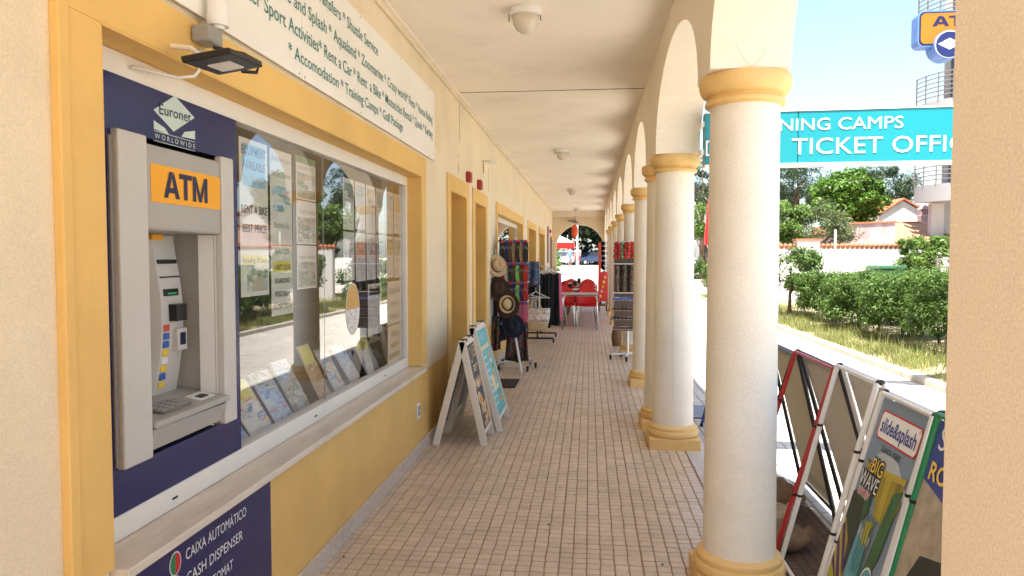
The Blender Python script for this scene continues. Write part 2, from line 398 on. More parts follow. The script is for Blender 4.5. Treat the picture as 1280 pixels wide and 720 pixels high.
for yy, z0, z1, wv in ((7.06, 2.63, 3.0, .004), (6.98, 2.48, 2.5, .008), (9.1, 2.32, 2.62, .003), (7.0, 2.32, 2.42, .003), (14.2, 2.45, 2.62, .006)):
    j = MB(); z = z0
    while z < z1:
        d = random.uniform(-.006, .006); j.box((WX - .004, yy - wv + d, z), (WX + .0015, yy + wv * random.uniform(.2, 1) + d, min(z + .03, z1))); z += .031
    j.build('crack', 'crack_dark', bld)

for (a_, b_, z0_, z1_) in ((5.95, 6.12, 2.42, 2.66), (14.0, 14.3, 2.35, 2.6)): MB().box((WX - .001, a_, z0_), (WX + .0025, b_, z1_)).build('repair_patch', mat('patch_plaster', (.76, .66, .47), .85, .08, 3, .2, 60), bld)
# arches
def arch_pts(y0, y1, z0=2.29, rise=.56, n=22):
    c = (y0 + y1) / 2; a = (y1 - y0) / 2
    return [(c - a * math.cos(math.pi * k / n), z0 + rise * max(0, math.sin(math.pi * k / n)) ** .92) for k in range(n + 1)]
cols_y = [0, 3.31, 5.82, 6.45, 8.55, 11.13, 13.71, 16.29, 18.87, 21.45]
spans = [(1.073, 3.135), (3.485, 5.645), (6.625, 8.375)] + [(cols_y[i] + .175, cols_y[i + 1] - .175) for i in range(4, 9)] + [(21.625, 24.6)]
aw = MB(); ZT = CEIL + .002
yprev = YB; solid = []
for (a, b) in spans:
    pts = arch_pts(a, b)
    aw.slab([(AX0, yprev, 2.29), (AX0, a, 2.29), (AX0, a, ZT + .22), (AX0, yprev, ZT + .22)], (AX1 - AX0, 0, 0))
    for (p, q) in zip(pts[:-1], pts[1:]):
        aw.quad([(AX0, p[0], p[1]), (AX0, q[0], q[1]), (AX0, q[0], ZT + .22), (AX0, p[0], ZT + .22)])
        aw.quad([(AX1, p[0], ZT + .22), (AX1, q[0], ZT + .22), (AX1, q[0], q[1]), (AX1, p[0], p[1])])
        aw.quad([(AX0, p[0], p[1]), (AX1, p[0], p[1]), (AX1, q[0], q[1]), (AX0, q[0], q[1])])
    yprev = b
aw.slab([(AX0, yprev, 2.29), (AX0, YE + .3, 2.29), (AX0, YE + .3, ZT + .22), (AX0, yprev, ZT + .22)], (AX1 - AX0, 0, 0))
aw.build('arcade_wall', 'cream_stucco', bld)
MB().box((AX0, YB, -.12), (AX1, 1.073, 2.2895)).build('end_pier', 'cream_stucco', bld, bevel=.006)
MB().box((AX0, 24.6, -.12), (AX1, YE + .3, 2.2895)).build('end_pier', 'cream_stucco', bld)
MB().box((-8.0, YB + .002, -.12), (WX - .302, YB + .2, CEIL + .2)).build('gable_wall', 'cream_plaster', bld)
# end wall with its round arch and the beam above
ew = MB(); EA0, EA1 = -1.16, .48; pts = [((EA0 + EA1) / 2 - (EA1 - EA0) / 2 * math.cos(math.pi * k / 28), 1.80 + .80 * math.sin(math.pi * k / 28)) for k in range(29)]
for (p, q) in zip(pts[:-1], pts[1:]):
    ew.quad([(p[0], YE, p[1]), (q[0], YE, q[1]), (q[0], YE, CEIL), (p[0], YE, CEIL)])
    ew.quad([(p[0], YE + .28, CEIL), (q[0], YE + .28, CEIL), (q[0], YE + .28, q[1]), (p[0], YE + .28, p[1])])
    ew.quad([(p[0], YE, p[1]), (p[0], YE + .28, p[1]), (q[0], YE + .28, q[1]), (q[0], YE, q[1])])
ew.box((WX + .001, YE, 0), (EA0, YE + .28, CEIL)); ew.box((EA1, YE, 0), (AX0 - .001, YE + .28, CEIL))
ew.build('end_wall', 'cream_plaster', bld)
MB().box((WX + .001, YE - .22, CEIL - .19), (AX0 - .001, YE - .002, CEIL - .001)).build('end_beam', 'pale_trim', bld)

# columns
shaft_p = [(.160, .165), (.157, .5), (.152, 1.4), (.148, 2.17)]
base_p = [(.17, .0851), (.196, .088), (.203, .105), (.203, .118), (.196, .133), (.186, .136), (.186, .142), (.188, .15), (.186, .16), (.166, .176), (.15, .178)]
cap_p = [(.14, 2.156), (.162, 2.158), (.171, 2.165), (.173, 2.174), (.170, 2.183), (.161, 2.189), (.159, 2.193), (.159, 2.199), (.172, 2.203), (.182, 2.211), (.191, 2.224), (.196, 2.242), (.1965, 2.262), (.195, 2.280), (.191, 2.2885), (.17, 2.2895)]
def column(yy, x=.667):
    sh = MB().lathe(shaft_p, (x, yy, 0), 40).build('column', 'column_paint', bld, smooth=30)
    MB().lathe(base_p, (x, yy, 0), 40).build('base', 'capital_yellow', sh, smooth=35)
    MB().box((x - .196, yy - .196, -.12), (x + .196, yy + .196, .085)).build('plinth', 'capital_yellow', sh, bevel=.006)
    MB().lathe(cap_p, (x, yy, 0), 40).build('capital', 'capital_yellow', sh, smooth=35)
for yy in cols_y[1:]: column(yy, {6.45: .648, 3.31: .68}.get(yy, .667))

mat('crack_fine', (.34, .25, .17), .95, .4, 30)
def crack(pts, r=.0006, parent=None): MB().tube(pts, r, 5).build('crack', 'crack_fine', parent or bld)
a_, z_, pl_ = -1.75, .32, []
while z_ < 1.35: pl_.append((.667 + .1575 * math.cos(a_), 5.82 + .1575 * math.sin(a_), z_)); z_ += random.uniform(.03, .07); a_ += random.uniform(-.05, .05)
pl_ = [(x + (.667 - x) * .012 * (z - .3), y_ + (5.82 - y_) * .012 * (z - .3), z) for x, y_, z in pl_]; crack(pl_)
for sx in (-1, 1):
    p_ = [(.665, 3.139, 2.292)]
    for k in range(5): p_.append((p_[-1][0] + sx * random.uniform(.008, .022), 3.139 - .004 * k, p_[-1][2] + random.uniform(.004, .018) + .004 * k))
    crack([(x, 3.31 - .175 - .0005 - max(0, (z - 2.30)) * .30, z) for x, y_, z in p_], .0005)
# window and door surrounds, frames, glass
def surround(y0, y1, z1, near_full, z0=0.0):
    s = MB(); t = .014; b = .15
    s.box((WX + .001, y0 - b, z0), (WX + t, y0, z1)); s.box((WX + .001, y1, z0), (WX + t, y1 + b, z1))
    s.box((WX + .001, y0 - b, z1), (WX + t, y1 + b, z1 + b))
    s.box((WX - .2, y0 - .0005, max(z0, .001)), (WX + t, y0 + .006, z1 - .006)); s.box((WX - .2, y1 - .006, max(z0, .001)), (WX + t, y1 + .0005, z1 - .006))
    s.box((WX - .2, y0 + .0, z1 - .006), (WX + t, y1, z1 + .0005))
    return s.build('surround', 'yellow_paint', bld, bevel=.003)
def window(y0, y1, z0, z1, splits, gy0=None):
    su = surround(y0, y1, z1, True, z0)
    fr = MB(); xa, xb = WX - .16, WX - .098
    y0 += .007; y1 -= .007; z1 -= .007
    fr.box((xa, y0, z0), (xb, y1, z0 + .075)); fr.box((xa, y0, z1 - .07), (xb, y1, z1))
    fr.box((xa, y0, z0 + .075), (xb, y0 + .03, z1 - .07)); fr.box((xa, y1 - .035, z0 + .075), (xb, y1, z1 - .07))
    f = fr.build('window', 'white_aluminium', bld, bevel=.003)
    e = [gy0 or y0 + .03] + splits + [y1 - .035]
    for a, b in zip(e[:-1], e[1:]):
        MB().box((xa + .030, a + .0015, z0 + .07), (xa + .036, b - .0015, z1 - .065)).build('pane', 'shop_glass', f)
    for a in splits: MB().box((xa + .029, a - .001, z0 + .07), (xa + .037, a + .001, z1 - .065)).build('glass_seam', 'grey_plastic', f)
    MB().box((WX - .16, y0 - .001, z0 - .031), (WX + .052, y1 + .001, z0 - .002)).build('sill', 'sill_marble', f, bevel=.004)
    for yy in np.arange(y0 + .45, y1, 1.25): MB().box((xb, yy, z0 + .03), (xb + .002, yy + .03, z0 + .037)).build('drain_slot', 'black_plastic', f)
    return f
win1 = window(1.774, 5.38, .66, 2.11, [3.70], gy0=2.708)
win2 = window(9.95, 13.73, .66, 2.11, [11.8])
MB().box((WX - .002, 1.608, 0), (WX + .024, 1.645, 2.262)).build('edge_strip', 'yellow_paint', bld, bevel=.004)
def door(y0, y1, z1, leaf='door_glass'):
    surround(y0, y1, z1, True)
    fr = MB(); xa, xb = WX - .27, WX - .205
    fr.box((xa, y0 + .007, .001), (xb, y0 + .06, z1 - .007)); fr.box((xa, y1 - .06, .001), (xb, y1 - .007, z1 - .007)); fr.box((xa, y0 + .06, z1 - .08), (xb, y1 - .06, z1 - .007))
    fr.box((xa, y0 + .06, .001), (xb, y1 - .06, .12)); fr.box((xa + .005, y0 + .06, 1.0), (xb - .005, y1 - .06, 1.08))
    f = fr.build('door', 'yellow_paint', bld, bevel=.003)
    for a, b in ((.12, 1.0), (1.08, z1 - .08)): MB().box((xa + .03, y0 + .06, a), (xa + .036, y1 - .06, b)).build('pane', leaf, f)
    MB().tube([(xb, y1 - .1, 1.04), (xb + .04, y1 - .1, 1.04), (xb + .04, y1 - .2, 1.04)], .009, 8).build('handle', 'chrome', f)
    MB().box((WX - .3, y0 + .007, .001), (WX + .03, y1 - .007, .012)).build('threshold', 'edge_stone', f)
for o in (1, 2, 4, 5, 6): door(openings[o][0], openings[o][1], 2.11)
# the rooms behind
rm = MB()
rm.box((-4.2, YB, -.02), (WX - .301, YE, .0)); rm.box((-4.3, YB, 0), (-4.2, YE, CEIL)); rm.box((-4.2, YB, CEIL - .25), (WX - .301, YE, CEIL - .2))
for yy in (1.2, 5.9, 7.65, 9.4, 14.4, 17.7, 21.5): rm.box((-4.2, yy, 0), (WX - .301, yy + .1, CEIL - .25))
rm.build('shop_interior', 'room_brown', bld)

# ------------------------------------------------------------------ arcade floor
floor = struct(MB().box((WX - .02, YB, -.12), (.745, YE + .3, -.006)).build('arcade_floor', 'grout'))
PX, PY, NX, NY = .0678, .0604, 6, 6
y = YB
while y < YE:                                           # stone edging slabs along the columns
    if y > 0: MB().box((.748, y, -.10), (.915, y + .995, .0)).build('edging_slab', 'edge_stone', floor, bevel=.004)
    y += 1.0
jx = [[random.uniform(-.0018, .0018) for _ in range(NX + 1)] for _ in range(NY + 1)]
jy = [[random.uniform(-.0025, .0025) for _ in range(NX + 1)] for _ in range(NY + 1)]
for r_ in range(NY + 1):
    jx[r_][0] = jx[r_][NX] = 0
    wob = random.uniform(-.0022, .0022)
    for c_ in range(1, NX): jx[r_][c_] += wob
jx[NY] = jx[0]; jy[NY] = jy[0]
def piece(i, j):
    """corner offsets of moulded piece i,j of the 36-piece tile, top face inset"""
    g = .0030
    def P(a, b, sx, sy): return (a * PX + jx[b][a] + sx * g * (1.25 if a in (0, NX) else 1), b * PY + jy[b][a] + sy * g * (1.35 if b in (0, NY) else 1.15))
    return [P(i, j, 1, 1), P(i + 1, j, -1, 1), P(i + 1, j + 1, -1, -1), P(i, j + 1, 1, -1)]
def piece_mb(i, j, x, y, z, mb):
    q = piece(i, j); cx = sum(p[0] for p in q) / 4; cy = sum(p[1] for p in q) / 4
    b = len(mb.v); e = .0022
    for (px, py) in q: mb.v.append((x + px, y + py, -.008))
    for (px, py) in q: mb.v.append((x + px, y + py, z - .002))
    for (px, py) in q: mb.v.append((x + px + math.copysign(e, cx - px), y + py + math.copysign(e, cy - py), z))
    for L in (0, 4):
        for k in range(4): mb.f.append((b + L + k, b + L + (k + 1) % 4, b + L + 4 + (k + 1) % 4, b + L + 4 + k)); mb.m.append(0)
    mb.f.append((b + 8, b + 9, b + 10, b + 11)); mb.m.append(0)
proto = {}
for i in range(NX):
    for j in range(NY):
        mb = MB(); piece_mb(i, j, 0, 0, 0, mb); me = mb.mesh('tile'); me.materials.append(MATS['tile']); proto[i, j] = me
rest = MB(); nt_ = 0; TX0 = WX + .017
y = .1; rowc = 0
ny_tot = int((YE - .1) / PY); ncol = int((.745 - TX0) / PX) + 3
for rr in range(ny_tot):
    for cc in range(ncol):
        x0 = TX0 - .10 + (cc // NX) * NX * PX; y0 = .1 + (rr // NY) * NY * PY; i, j = cc % NX, rr % NY
        x = x0 + i * PX; yv = y0 + j * PY
        if x < TX0 - PX * .6 or x + PX * .6 > .75: continue
        z = random.uniform(-.0012, .0012) - (.0008 if (cc // NX + rr // NY) % 3 == 0 else 0)
        ok = 3.36 < yv and nt_ < 300 and x < .58
        if ok:
            o = bpy.data.objects.new('tile', proto[i, j]); col.objects.link(o); o.parent = floor; o.location = (x0, y0, z); nt_ += 1
        else: piece_mb(i, j, x0, y0, z, rest)
r_ = rest.build('tile_paving', 'tile', floor); r_['kind'] = 'stuff'

# ------------------------------------------------------------------ cash machine in the shop window
XP = WX - .095                                        # navy panel front, -1.375
atm = thing('cash_machine', 'grey cash machine with orange ATM sign set in a navy panel', 'cash machine', (XP, 2.4, .66))
Y0, Y1, Z0, Z1 = 1.957, 2.637, .872, 1.872; XF = XP + .022
pn = MB()
for a, b in (((1.784, .738), (2.705, Z0)), ((1.784, Z1), (2.705, 2.032)), ((1.784, Z0), (Y0, Z1)), ((Y1, Z0), (2.705, Z1))):
    pn.box((XP - .02, a[0], a[1]), (XP, b[0], b[1]))
pn.build('back_panel', 'navy_panel', atm)
MB().box((XP - .01, Y0, Z0), (XF, Y0 + .140, Z1)).build('side_panel', 'atm_light', atm, bevel=.006)
MB().box((XP - .01, Y0 - .018, Z0 + .01), (XF - .014, Y0 - .001, Z1 - .02)).build('shade_dark_edge', 'atm_dark', atm, bevel=.003)  # outer side of the casing, its shade put into the dark colour
MB().box((XP - .01, Y1 - .088, Z0), (XF, Y1, Z1)).build('side_panel', 'atm_light', atm, bevel=.006)
YI0, YI1 = Y0 + .141, Y1 - .089
hd = MB().box((XP - .14, YI0, 1.583), (XF - .006, YI1, 1.852)).build('header', 'atm_grey', atm, bevel=.01)
ls = MB().box((XF - .006, YI0 + .02, 1.672), (XF - .0035, YI1 - .008, 1.792)).build('light_box', 'orange_light', atm, bevel=.002)
atm_word((XF - .002, YI0 + .085, 1.690), UY, UZ, .265, .086, 'navy_dark', atm)
# recess
rc = MB(); XB = XP - .165
rc.box((XB - .01, YI0 - .1, Z0), (XB, YI1 + .02, 1.60)); rc.box((XB, YI1 - .004, Z0), (XP - .012, YI1 + .02, 1.585)); rc.box((XB, YI0 - .02, Z0), (XP - .012, YI0 - .001, 1.585))
rc.build('recess', 'atm_grey', atm)
MB().slab([(XF - .03, YI1 - .0, Z0 + .1), (XP - .06, YI1 - .03, Z0 + .1), (XP - .06, YI1 - .03, 1.58), (XF - .03, YI1, 1.58)], (0, .003, 0)).build('recess_wing', 'atm_light', atm)
sh = MB().slab([(XF + .012, YI0, .982), (XF + .012, YI1 + .012, .982), (XB, YI1 + .0, 1.012), (XB, YI0, 1.012)], (0, 0, -.022)).build('shelf', 'atm_grey', atm, bevel=.006)
MB().slab([(XF + .004, YI0, .96), (XF + .004, YI1, .955), (XF - .012, YI1 - .01, .89), (XF - .012, YI0, .89)], (-.1, 0, 0)).build('shelf_front', 'atm_grey', atm, bevel=.003)
kp = MB(); kp.slab([(XF - .02, 2.185, .990), (XF - .02, 2.355, .990), (XF - .10, 2.355, 1.004), (XF - .10, 2.185, 1.004)], (0, 0, .004)); kp.build('keypad', 'atm_dark', sh)
for a in range(4):
    for b in range(4):
        yy = 2.195 + a * .04; xx = XF - .03 - b * .018
        MB().box((xx - .012, yy, .992 + b * .003), (xx, yy + .03, 1.0 + b * .003)).build('key', 'grey_plastic', sh, bevel=.002)
MB().slab([(XF - .025, 2.415, .987), (XF - .025, 2.515, .987), (XF - .085, 2.515, .998), (XF - .085, 2.415, .998)], (0, 0, .003)).build('notice', 'white_ink', sh)
MB().slab([(XF - .035, 2.440, .9915), (XF - .035, 2.490, .9915), (XF - .06, 2.490, .996), (XF - .06, 2.440, .996)], (0, 0, .003)).build('notice_picture', 'black_ink', sh)
# card reader column: a bowed strip on the back of the recess
def bow(z): return XB + .012 + .035 * math.sin(max(0, min(1, (z - 1.0) / .56)) * math.pi)
strip = MB()
for k in range(12):
    z0 = 1.0 + k * .048; z1 = z0 + .048
    strip.quad([(bow(z0), 2.375, z0), (bow(z0), 2.510, z0), (bow(z1), 2.510, z1), (bow(z1), 2.375, z1)])
    strip.quad([(bow(z0), 2.510, z0), (XB, 2.525, z0), (XB, 2.525, z1), (bow(z1), 2.510, z1)])
    strip.quad([(XB, 2.355, z0), (bow(z0), 2.375, z0), (bow(z1), 2.375, z1), (XB, 2.355, z1)])
st = strip.build('reader_column', 'atm_light', atm)
def dev(nm, m, y0, y1, z0, z1, t=.012): return MB().box((bow((z0 + z1) / 2) - .01, y0, z0), (bow((z0 + z1) / 2) + t, y1, z1)).build(nm, m, st, bevel=.002)
dev('receipt_slot', 'black_plastic', 2.385, 2.500, 1.475, 1.49, .006); dev('slot', 'black_plastic', 2.385, 2.505, 1.425, 1.43, .004)
dev('status_light', 'black_plastic', 2.395, 2.485, 1.36, 1.385, .004); dev('led', 'green_led', 2.415, 2.470, 1.366, 1.372, .006)
dev('card_reader', 'black_plastic', 2.420, 2.485, 1.27, 1.33, .03)
dev('coin_tray', 'atm_light', 2.445, 2.507, 1.16, 1.24, .02); dev('tray_hole', 'navy_dark', 2.460, 2.495, 1.18, 1.225, .022)
MB().box((bow(1.5) - .005, 2.360, 1.56), (bow(1.5) + .004, 2.425, 1.578)).build('sticker', 'orange_light', st)
mat('card_red', (.6, .08, .04), .4); mat('card_blue', (.05, .12, .45), .4); mat('card_yellow', (.85, .6, .08), .4)
for k in range(8):
    z0 = 1.235 - k * .029
    if z0 > 1.02: dev('card_logo', ['card_red', 'card_blue', 'card_blue', 'card_yellow', 'white_ink', 'card_yellow', 'card_blue', 'card_yellow'][k], 2.385, 2.420, z0, z0 + .024, .003 + .0002 * k)
MB().ball((XP - .08, 2.185, 1.5835), (.03, .02, .003), 12, 6).build('recess_lamp', 'white_plastic', atm)
# the diamond emblem with its lettering
XL = XP + .0012
dia = [(XL, 2.165, 1.965), (XL, 2.275, 1.915), (XL, 2.405, 1.985), (XL, 2.285, 2.035)]
MB().quad(dia).build('emblem', 'pale_ink', atm)
MB().quad([(XL, 2.165, 1.905), (XL, 2.165, 1.932), (XL, 2.225, 1.918), (XL, 2.25, 1.9)]).build('emblem_bar', 'pale_ink', atm)
MB().quad([(XL, 2.405, 1.91), (XL, 2.405, 1.94), (XL, 2.34, 1.925), (XL, 2.32, 1.906)]).build('emblem_bar', 'pale_ink', atm)
text('Euronet', (XL + .001, 2.195, 1.958), (0, 1, .035), UZ, 'navy_dark', atm, height=.034, width=.185, bold=.006)
text('W O R L D W I D E', (XL + .001, 2.167, 1.877), UY, UZ, 'pale_ink', atm, height=.016, width=.235)
for zz in (1.899, 1.868): MB().quad([(XL, 2.165, zz), (XL, 2.405, zz), (XL, 2.405, zz + .002), (XL, 2.165, zz + .002)]).build('emblem_line', 'pale_ink', atm)

# navy board below the sill
nb = thing('notice_board', 'navy board with white lettering under the window sill by the cash machine', 'notice board', (WX, 2.3, .1))
MB().box((WX + .001, 1.83, .12), (WX + .005, 2.745, .598)).build('panel', 'navy_panel', nb)
XN = WX + .0062
for k, s in enumerate(['CAIXA AUTOMÁTICO', 'CASH DISPENSER', 'GELDAUTOMAT']):
    zz = .533 - k * .078
    text(s, (XN, 2.13, zz), UY, UZ, 'white_ink', nb, height=.036, width=[.405, .375, .30, .34][k])
    c = MB(); 
    for h, m in ((0, 0), (1, 1)):
        a = [math.pi / 2 + h * math.pi + math.pi * q / 12 for q in range(13)]
        c.quad([(XN, 2.072 + .028 * math.cos(t), zz + .015 + .034 * math.sin(t)) for t in a], m)
    mat('flag_green', (.02, .22, .07), .5); mat('flag_red', (.6, .03, .03), .5); mat('flag_blue', (.03, .06, .4), .5)
    c.build('flag_disc', [['flag_green', 'flag_red'], ['flag_blue', 'flag_red'], ['black_ink', 'card_yellow'], ['flag_blue', 'flag_red']][k], nb)
    ring = [(XN - .0006, 2.072 + .032 * math.cos(t), zz + .015 + .038 * math.sin(t)) for t in np.linspace(0, 2 * math.pi, 24, endpoint=False)]
    MB().quad(ring).build('flag_rim', 'white_ink', nb)

# ------------------------------------------------------------------ sign board over the window
sb = thing('sign_board', 'long white sign board with teal lettering above the shop window', 'sign', (WX, 3.8, 2.28))
MB().box((WX + .016, 1.9, 2.281), (WX + .022, 3.078, 2.83)).build('panel', 'white_board', sb)
MB().box((WX + .016, 3.081, 2.281), (WX + .022, 5.80, 2.755 + .075)).build('panel', 'white_board', sb)
XS = WX + .0235
text('Airport Transfers * Shuttle Service', (XS, 4.228, 2.692), UY, UZ, 'teal_ink', sb, height=.060, width=1.30, align='R', bold=.006)
text('Slide and Splash * Aqualand * Zoomarine * Crazy world* Fiesa * Horse Riding', (XS, 5.72, 2.565), UY, UZ, 'teal_ink', sb, height=.060, width=2.92, align='R', bold=.006)
text('Water Sport Activities* Rent a Car * Rent  a Bike * Motocicles Rental * Quads * Karting', (XS, 5.72, 2.45), UY, UZ, 'teal_ink', sb, height=.060, width=3.28, align='R', bold=.006)
text('* Accomodation * Training Camps * Golf Package', (XS, 4.795, 2.345), UY, UZ, 'teal_ink', sb, height=.056, width=1.86, align='R', bold=.006)
for yy in (3.11, 3.05, 3.9, 4.75, 5.6): 
    for zz in (2.295, 2.815): MB().ball((WX + .022, yy, zz), (.002, .006, .006), 8, 4).build('screw', 'grey_plastic', sb)

# floodlight with its sensor
fl = thing('floodlight', 'small black floodlight on a bracket above the cash machine', 'floodlight', (WX + .02, 2.2, 2.12))
MB().obox((-1.115, 2.12, 2.095), (.075, 0, .011), (0, .105, .008), (-.003, 0, .010)).build('housing', 'black_plastic', fl, bevel=.004)
MB().obox((-1.112, 2.13, 2.0835), (.035, 0, .005), (0, .045, .003), (-.0004, 0, .002)).build('lens', 'white_plastic', fl)
MB().tube([(WX + .015, 2.09, 2.14), (-1.2, 2.09, 2.13), (-1.17, 2.1, 2.105)], .008).build('bracket', 'pale_trim', fl)
MB().tube([(-1.2, 2.22, 2.17), (-1.14, 2.3, 2.17), (-1.1, 2.34, 2.15), (-1.11, 2.33, 2.115), (-1.13, 2.27, 2.105)], .006, 8).build('cable', 'black_plastic', fl, smooth=True)
se = thing('light_sensor', 'white cylindrical light sensor on a grey junction box', 'sensor', (WX + .02, 2.25, 2.2))
MB().box((WX + .015, 2.20, 2.185), (-1.20, 2.285, 2.24)).build('junction_box', 'grey_plastic', se, bevel=.008)
MB().lathe([(.034, 2.255), (.037, 2.27), (.034, 2.30), (.03, 2.36), (.028, 2.366)], (-1.215, 2.28, 0), 20).build('cap', 'white_plastic', se, smooth=40)
MB().lathe([(.02, 2.244), (.02, 2.256)], (-1.215, 2.28, 0), 14).build('neck', 'white_plastic', se)
cb = MB().tube([(WX + .02, 2.245, 2.175), (WX + .02, 2.235, 2.10), (WX + .012, 2.225, 2.082), (WX - .03, 2.2, 2.072), (WX - .088, 2.05, 2.068)], .0055, 8).build('white_cable', 'white_plastic', None, smooth=True, off=(WX, 2.2, 2.1))
cb.location = (WX, 2.2, 2.1); tag(cb, 'white cable bending from junction box into the window recess', 'cable')

# ------------------------------------------------------------------ papers in the window
XG = WX - .137                                        # just behind the glass
def rect(px0, px1, py, pyb):
    """edges of a sheet in the glass plane from its photo pixels"""
    a = on('X', XG, px0, py); b = on('X', XG, px1, py); c = on('X', XG, px0, pyb); return a.y, b.y, c.z, a.z
def sheet(name, label, cat, y0, y1, z0, z1, bands=(), paper='paper', group=None, lines=()):
    y0 *= 1.012; y1 *= 1.012; z0 = 1.5 + (z0 - 1.5) * 1.012; z1 = 1.5 + (z1 - 1.5) * 1.012
    o = MB(); ms = [paper]; o.box((XG - .002, y0, z0), (XG, y1, z1))
    for (a, b, c, d, m) in bands:
        if m not in ms: ms.append(m)
        o.quad([(XG + .0006, y0 + (y1 - y0) * a, z0 + (z1 - z0) * c), (XG + .0006, y0 + (y1 - y0) * b, z0 + (z1 - z0) * c),
                (XG + .0006, y0 + (y1 - y0) * b, z0 + (z1 - z0) * d), (XG + .0006, y0 + (y1 - y0) * a, z0 + (z1 - z0) * d)], ms.index(m))
    ob = o.build(name, ms, None, off=(XG, (y0 + y1) / 2, z0)); ob.location = (XG, (y0 + y1) / 2, z0); tag(ob, label, cat, group)
    for (s, c, hh, ww, m) in lines:
        text(s, (XG + .0012, (y0 + y1) / 2, z0 + (z1 - z0) * c), UY, UZ, m, ob, height=hh, width=(y1 - y0) * ww, align='C', bold=.012)
    return ob
sheet('poster', 'tall poster reading equipment available for training at left of the window', 'poster', 2.775, 3.03, 1.335, 1.985,
      [(.1, .9, .70, .97, 'paper_blue'), (.2, .95, .03, .20, 'print_photo'), (.05, .95, .20, .265, 'paper_yellow')],
      lines=[('EQUIPMENT', .90, .036, .86, 'black_ink'), ('AVAILABLE', .81, .036, .80, 'black_ink'), ('FOR TRAINING', .72, .03, .9, 'grey_ink'),
             ('RENT A BIKE', .53, .034, .92, 'black_ink'), ('BEST PRICE', .41, .034, .85, 'black_ink'), ('Including 18 Seats', .215, .022, .84, 'black_ink')])
sheet('poster', 'poster reading book here your airport transfer', 'poster', 3.055, 3.285, 1.555, 1.98, [(.1, .9, .35, .62, 'print_blue')],
      lines=[('Book here your', .88, .024, .85, 'grey_ink'), ('Airport Transfer', .72, .024, .9, 'grey_ink'), ('Buchen Sie', .18, .026, .7, 'grey_ink')])
sheet('poster', 'boarding pass poster with yellow line under the airport transfer poster', 'poster', 3.055, 3.285, 1.235, 1.55,
      [(.05, .9, .62, .78, 'paper_yellow')], lines=[('AIRPORT', .88, .026, .7, 'grey_ink'), ('PRINT YOUR', .65, .026, .78, 'black_ink'), ('BOARDING', .46, .024, .7, 'black_ink'), ('PASS HERE', .27, .024, .7, 'black_ink'), ('ON-LINE CHECK-IN', .09, .022, .9, 'black_ink')])
for k, (a, b, s, l) in enumerate(((1.78, 1.99, 'ALBUFEIRA CITY', 'green topped city photo sheet, top of three'), (1.562, 1.775, 'TOURIST SHOPPING', 'photo sheet about shopping, middle of three'), (1.342, 1.556, 'Algarve Beaches', 'photo sheet about beaches, bottom of three'))):
    sheet('photo_sheet', l + ' stacked on the glass', 'poster', 3.34, 3.585, a, b, [(.04, .96, .04, .62, 'print_photo'), (0, 1, .84, 1, ['paper_green', 'paper', 'paper'][k])],
          lines=[(s, .70, .018, .85, 'grey_ink')])
for rw, (za, zb) in enumerate(((1.66, 1.955), (1.355, 1.645))):
    for c in range(6):
        ya = 4.0 + c * .215
        sheet('price_sheet', ['upper', 'lower'][rw] + ' row white price sheet with small photo, ' + ['first', 'second', 'third', 'fourth', 'fifth', 'sixth'][c] + ' from the left', 'poster',
              ya, ya + .19, za + random.uniform(-.01, .01), zb, [(.08, .92, .55, .92, ['print_photo', 'print_blue', 'print_warm'][(c + rw) % 3]), (.12, .88, .08, .48, 'print_text')], group='price sheets in the shop window')
sheet('poster', 'white sheet with Cyrillic lines about transfers at right of the window', 'poster', 4.90, 5.25, 1.02, 1.325, lines=[('СПЕЦИАЛЬНЫЕ', .72, .036, .85, 'grey_ink'), ('ЦЕНЫ НА', .42, .034, .55, 'grey_ink'), ('ТРАНСФЕРЫ', .12, .034, .75, 'grey_ink')])
sheet('poster', 'white sheet with Cyrillic lines about car hire in the window corner', 'poster', 4.90, 5.25, .735, 1.01, lines=[('АРЕНДА', .70, .036, .6, 'black_ink'), ('МАШИН И', .42, .034, .6, 'black_ink'), ('ВЕЛОСИПЕДОВ', .14, .034, .85, 'black_ink')])
sheet('poster', 'narrow list sheet beside the oval sticker', 'poster', 4.45, 4.75, .99, 1.325, [(.1, .9, .1, .9, 'print_text'), (.08, .92, .78, .95, 'print_warm')])
ov = MB(); N = 28; e = [(4.16 + .125 * math.cos(2 * math.pi * q / N), 1.19 + .155 * math.sin(2 * math.pi * q / N)) for q in range(N)]
XO = WX - .1225
ov.slab([(XO, a, b) for a, b in e], (-.001, 0, 0)); up_ = [(XO + .0008, 4.16 + .118 * math.cos(math.pi * q / 14), 1.19 + .147 * math.sin(math.pi * q / 14)) for q in range(15)]
ov.quad(up_, 1); ovo = ov.build('oval_sticker', ['print_text', 'paper_tan'], None, off=(XO, 4.16, 1.035)); ovo.location = (XO, 4.16, 1.035)
tag(ovo, 'oval orange and white sticker on the window glass', 'sticker')
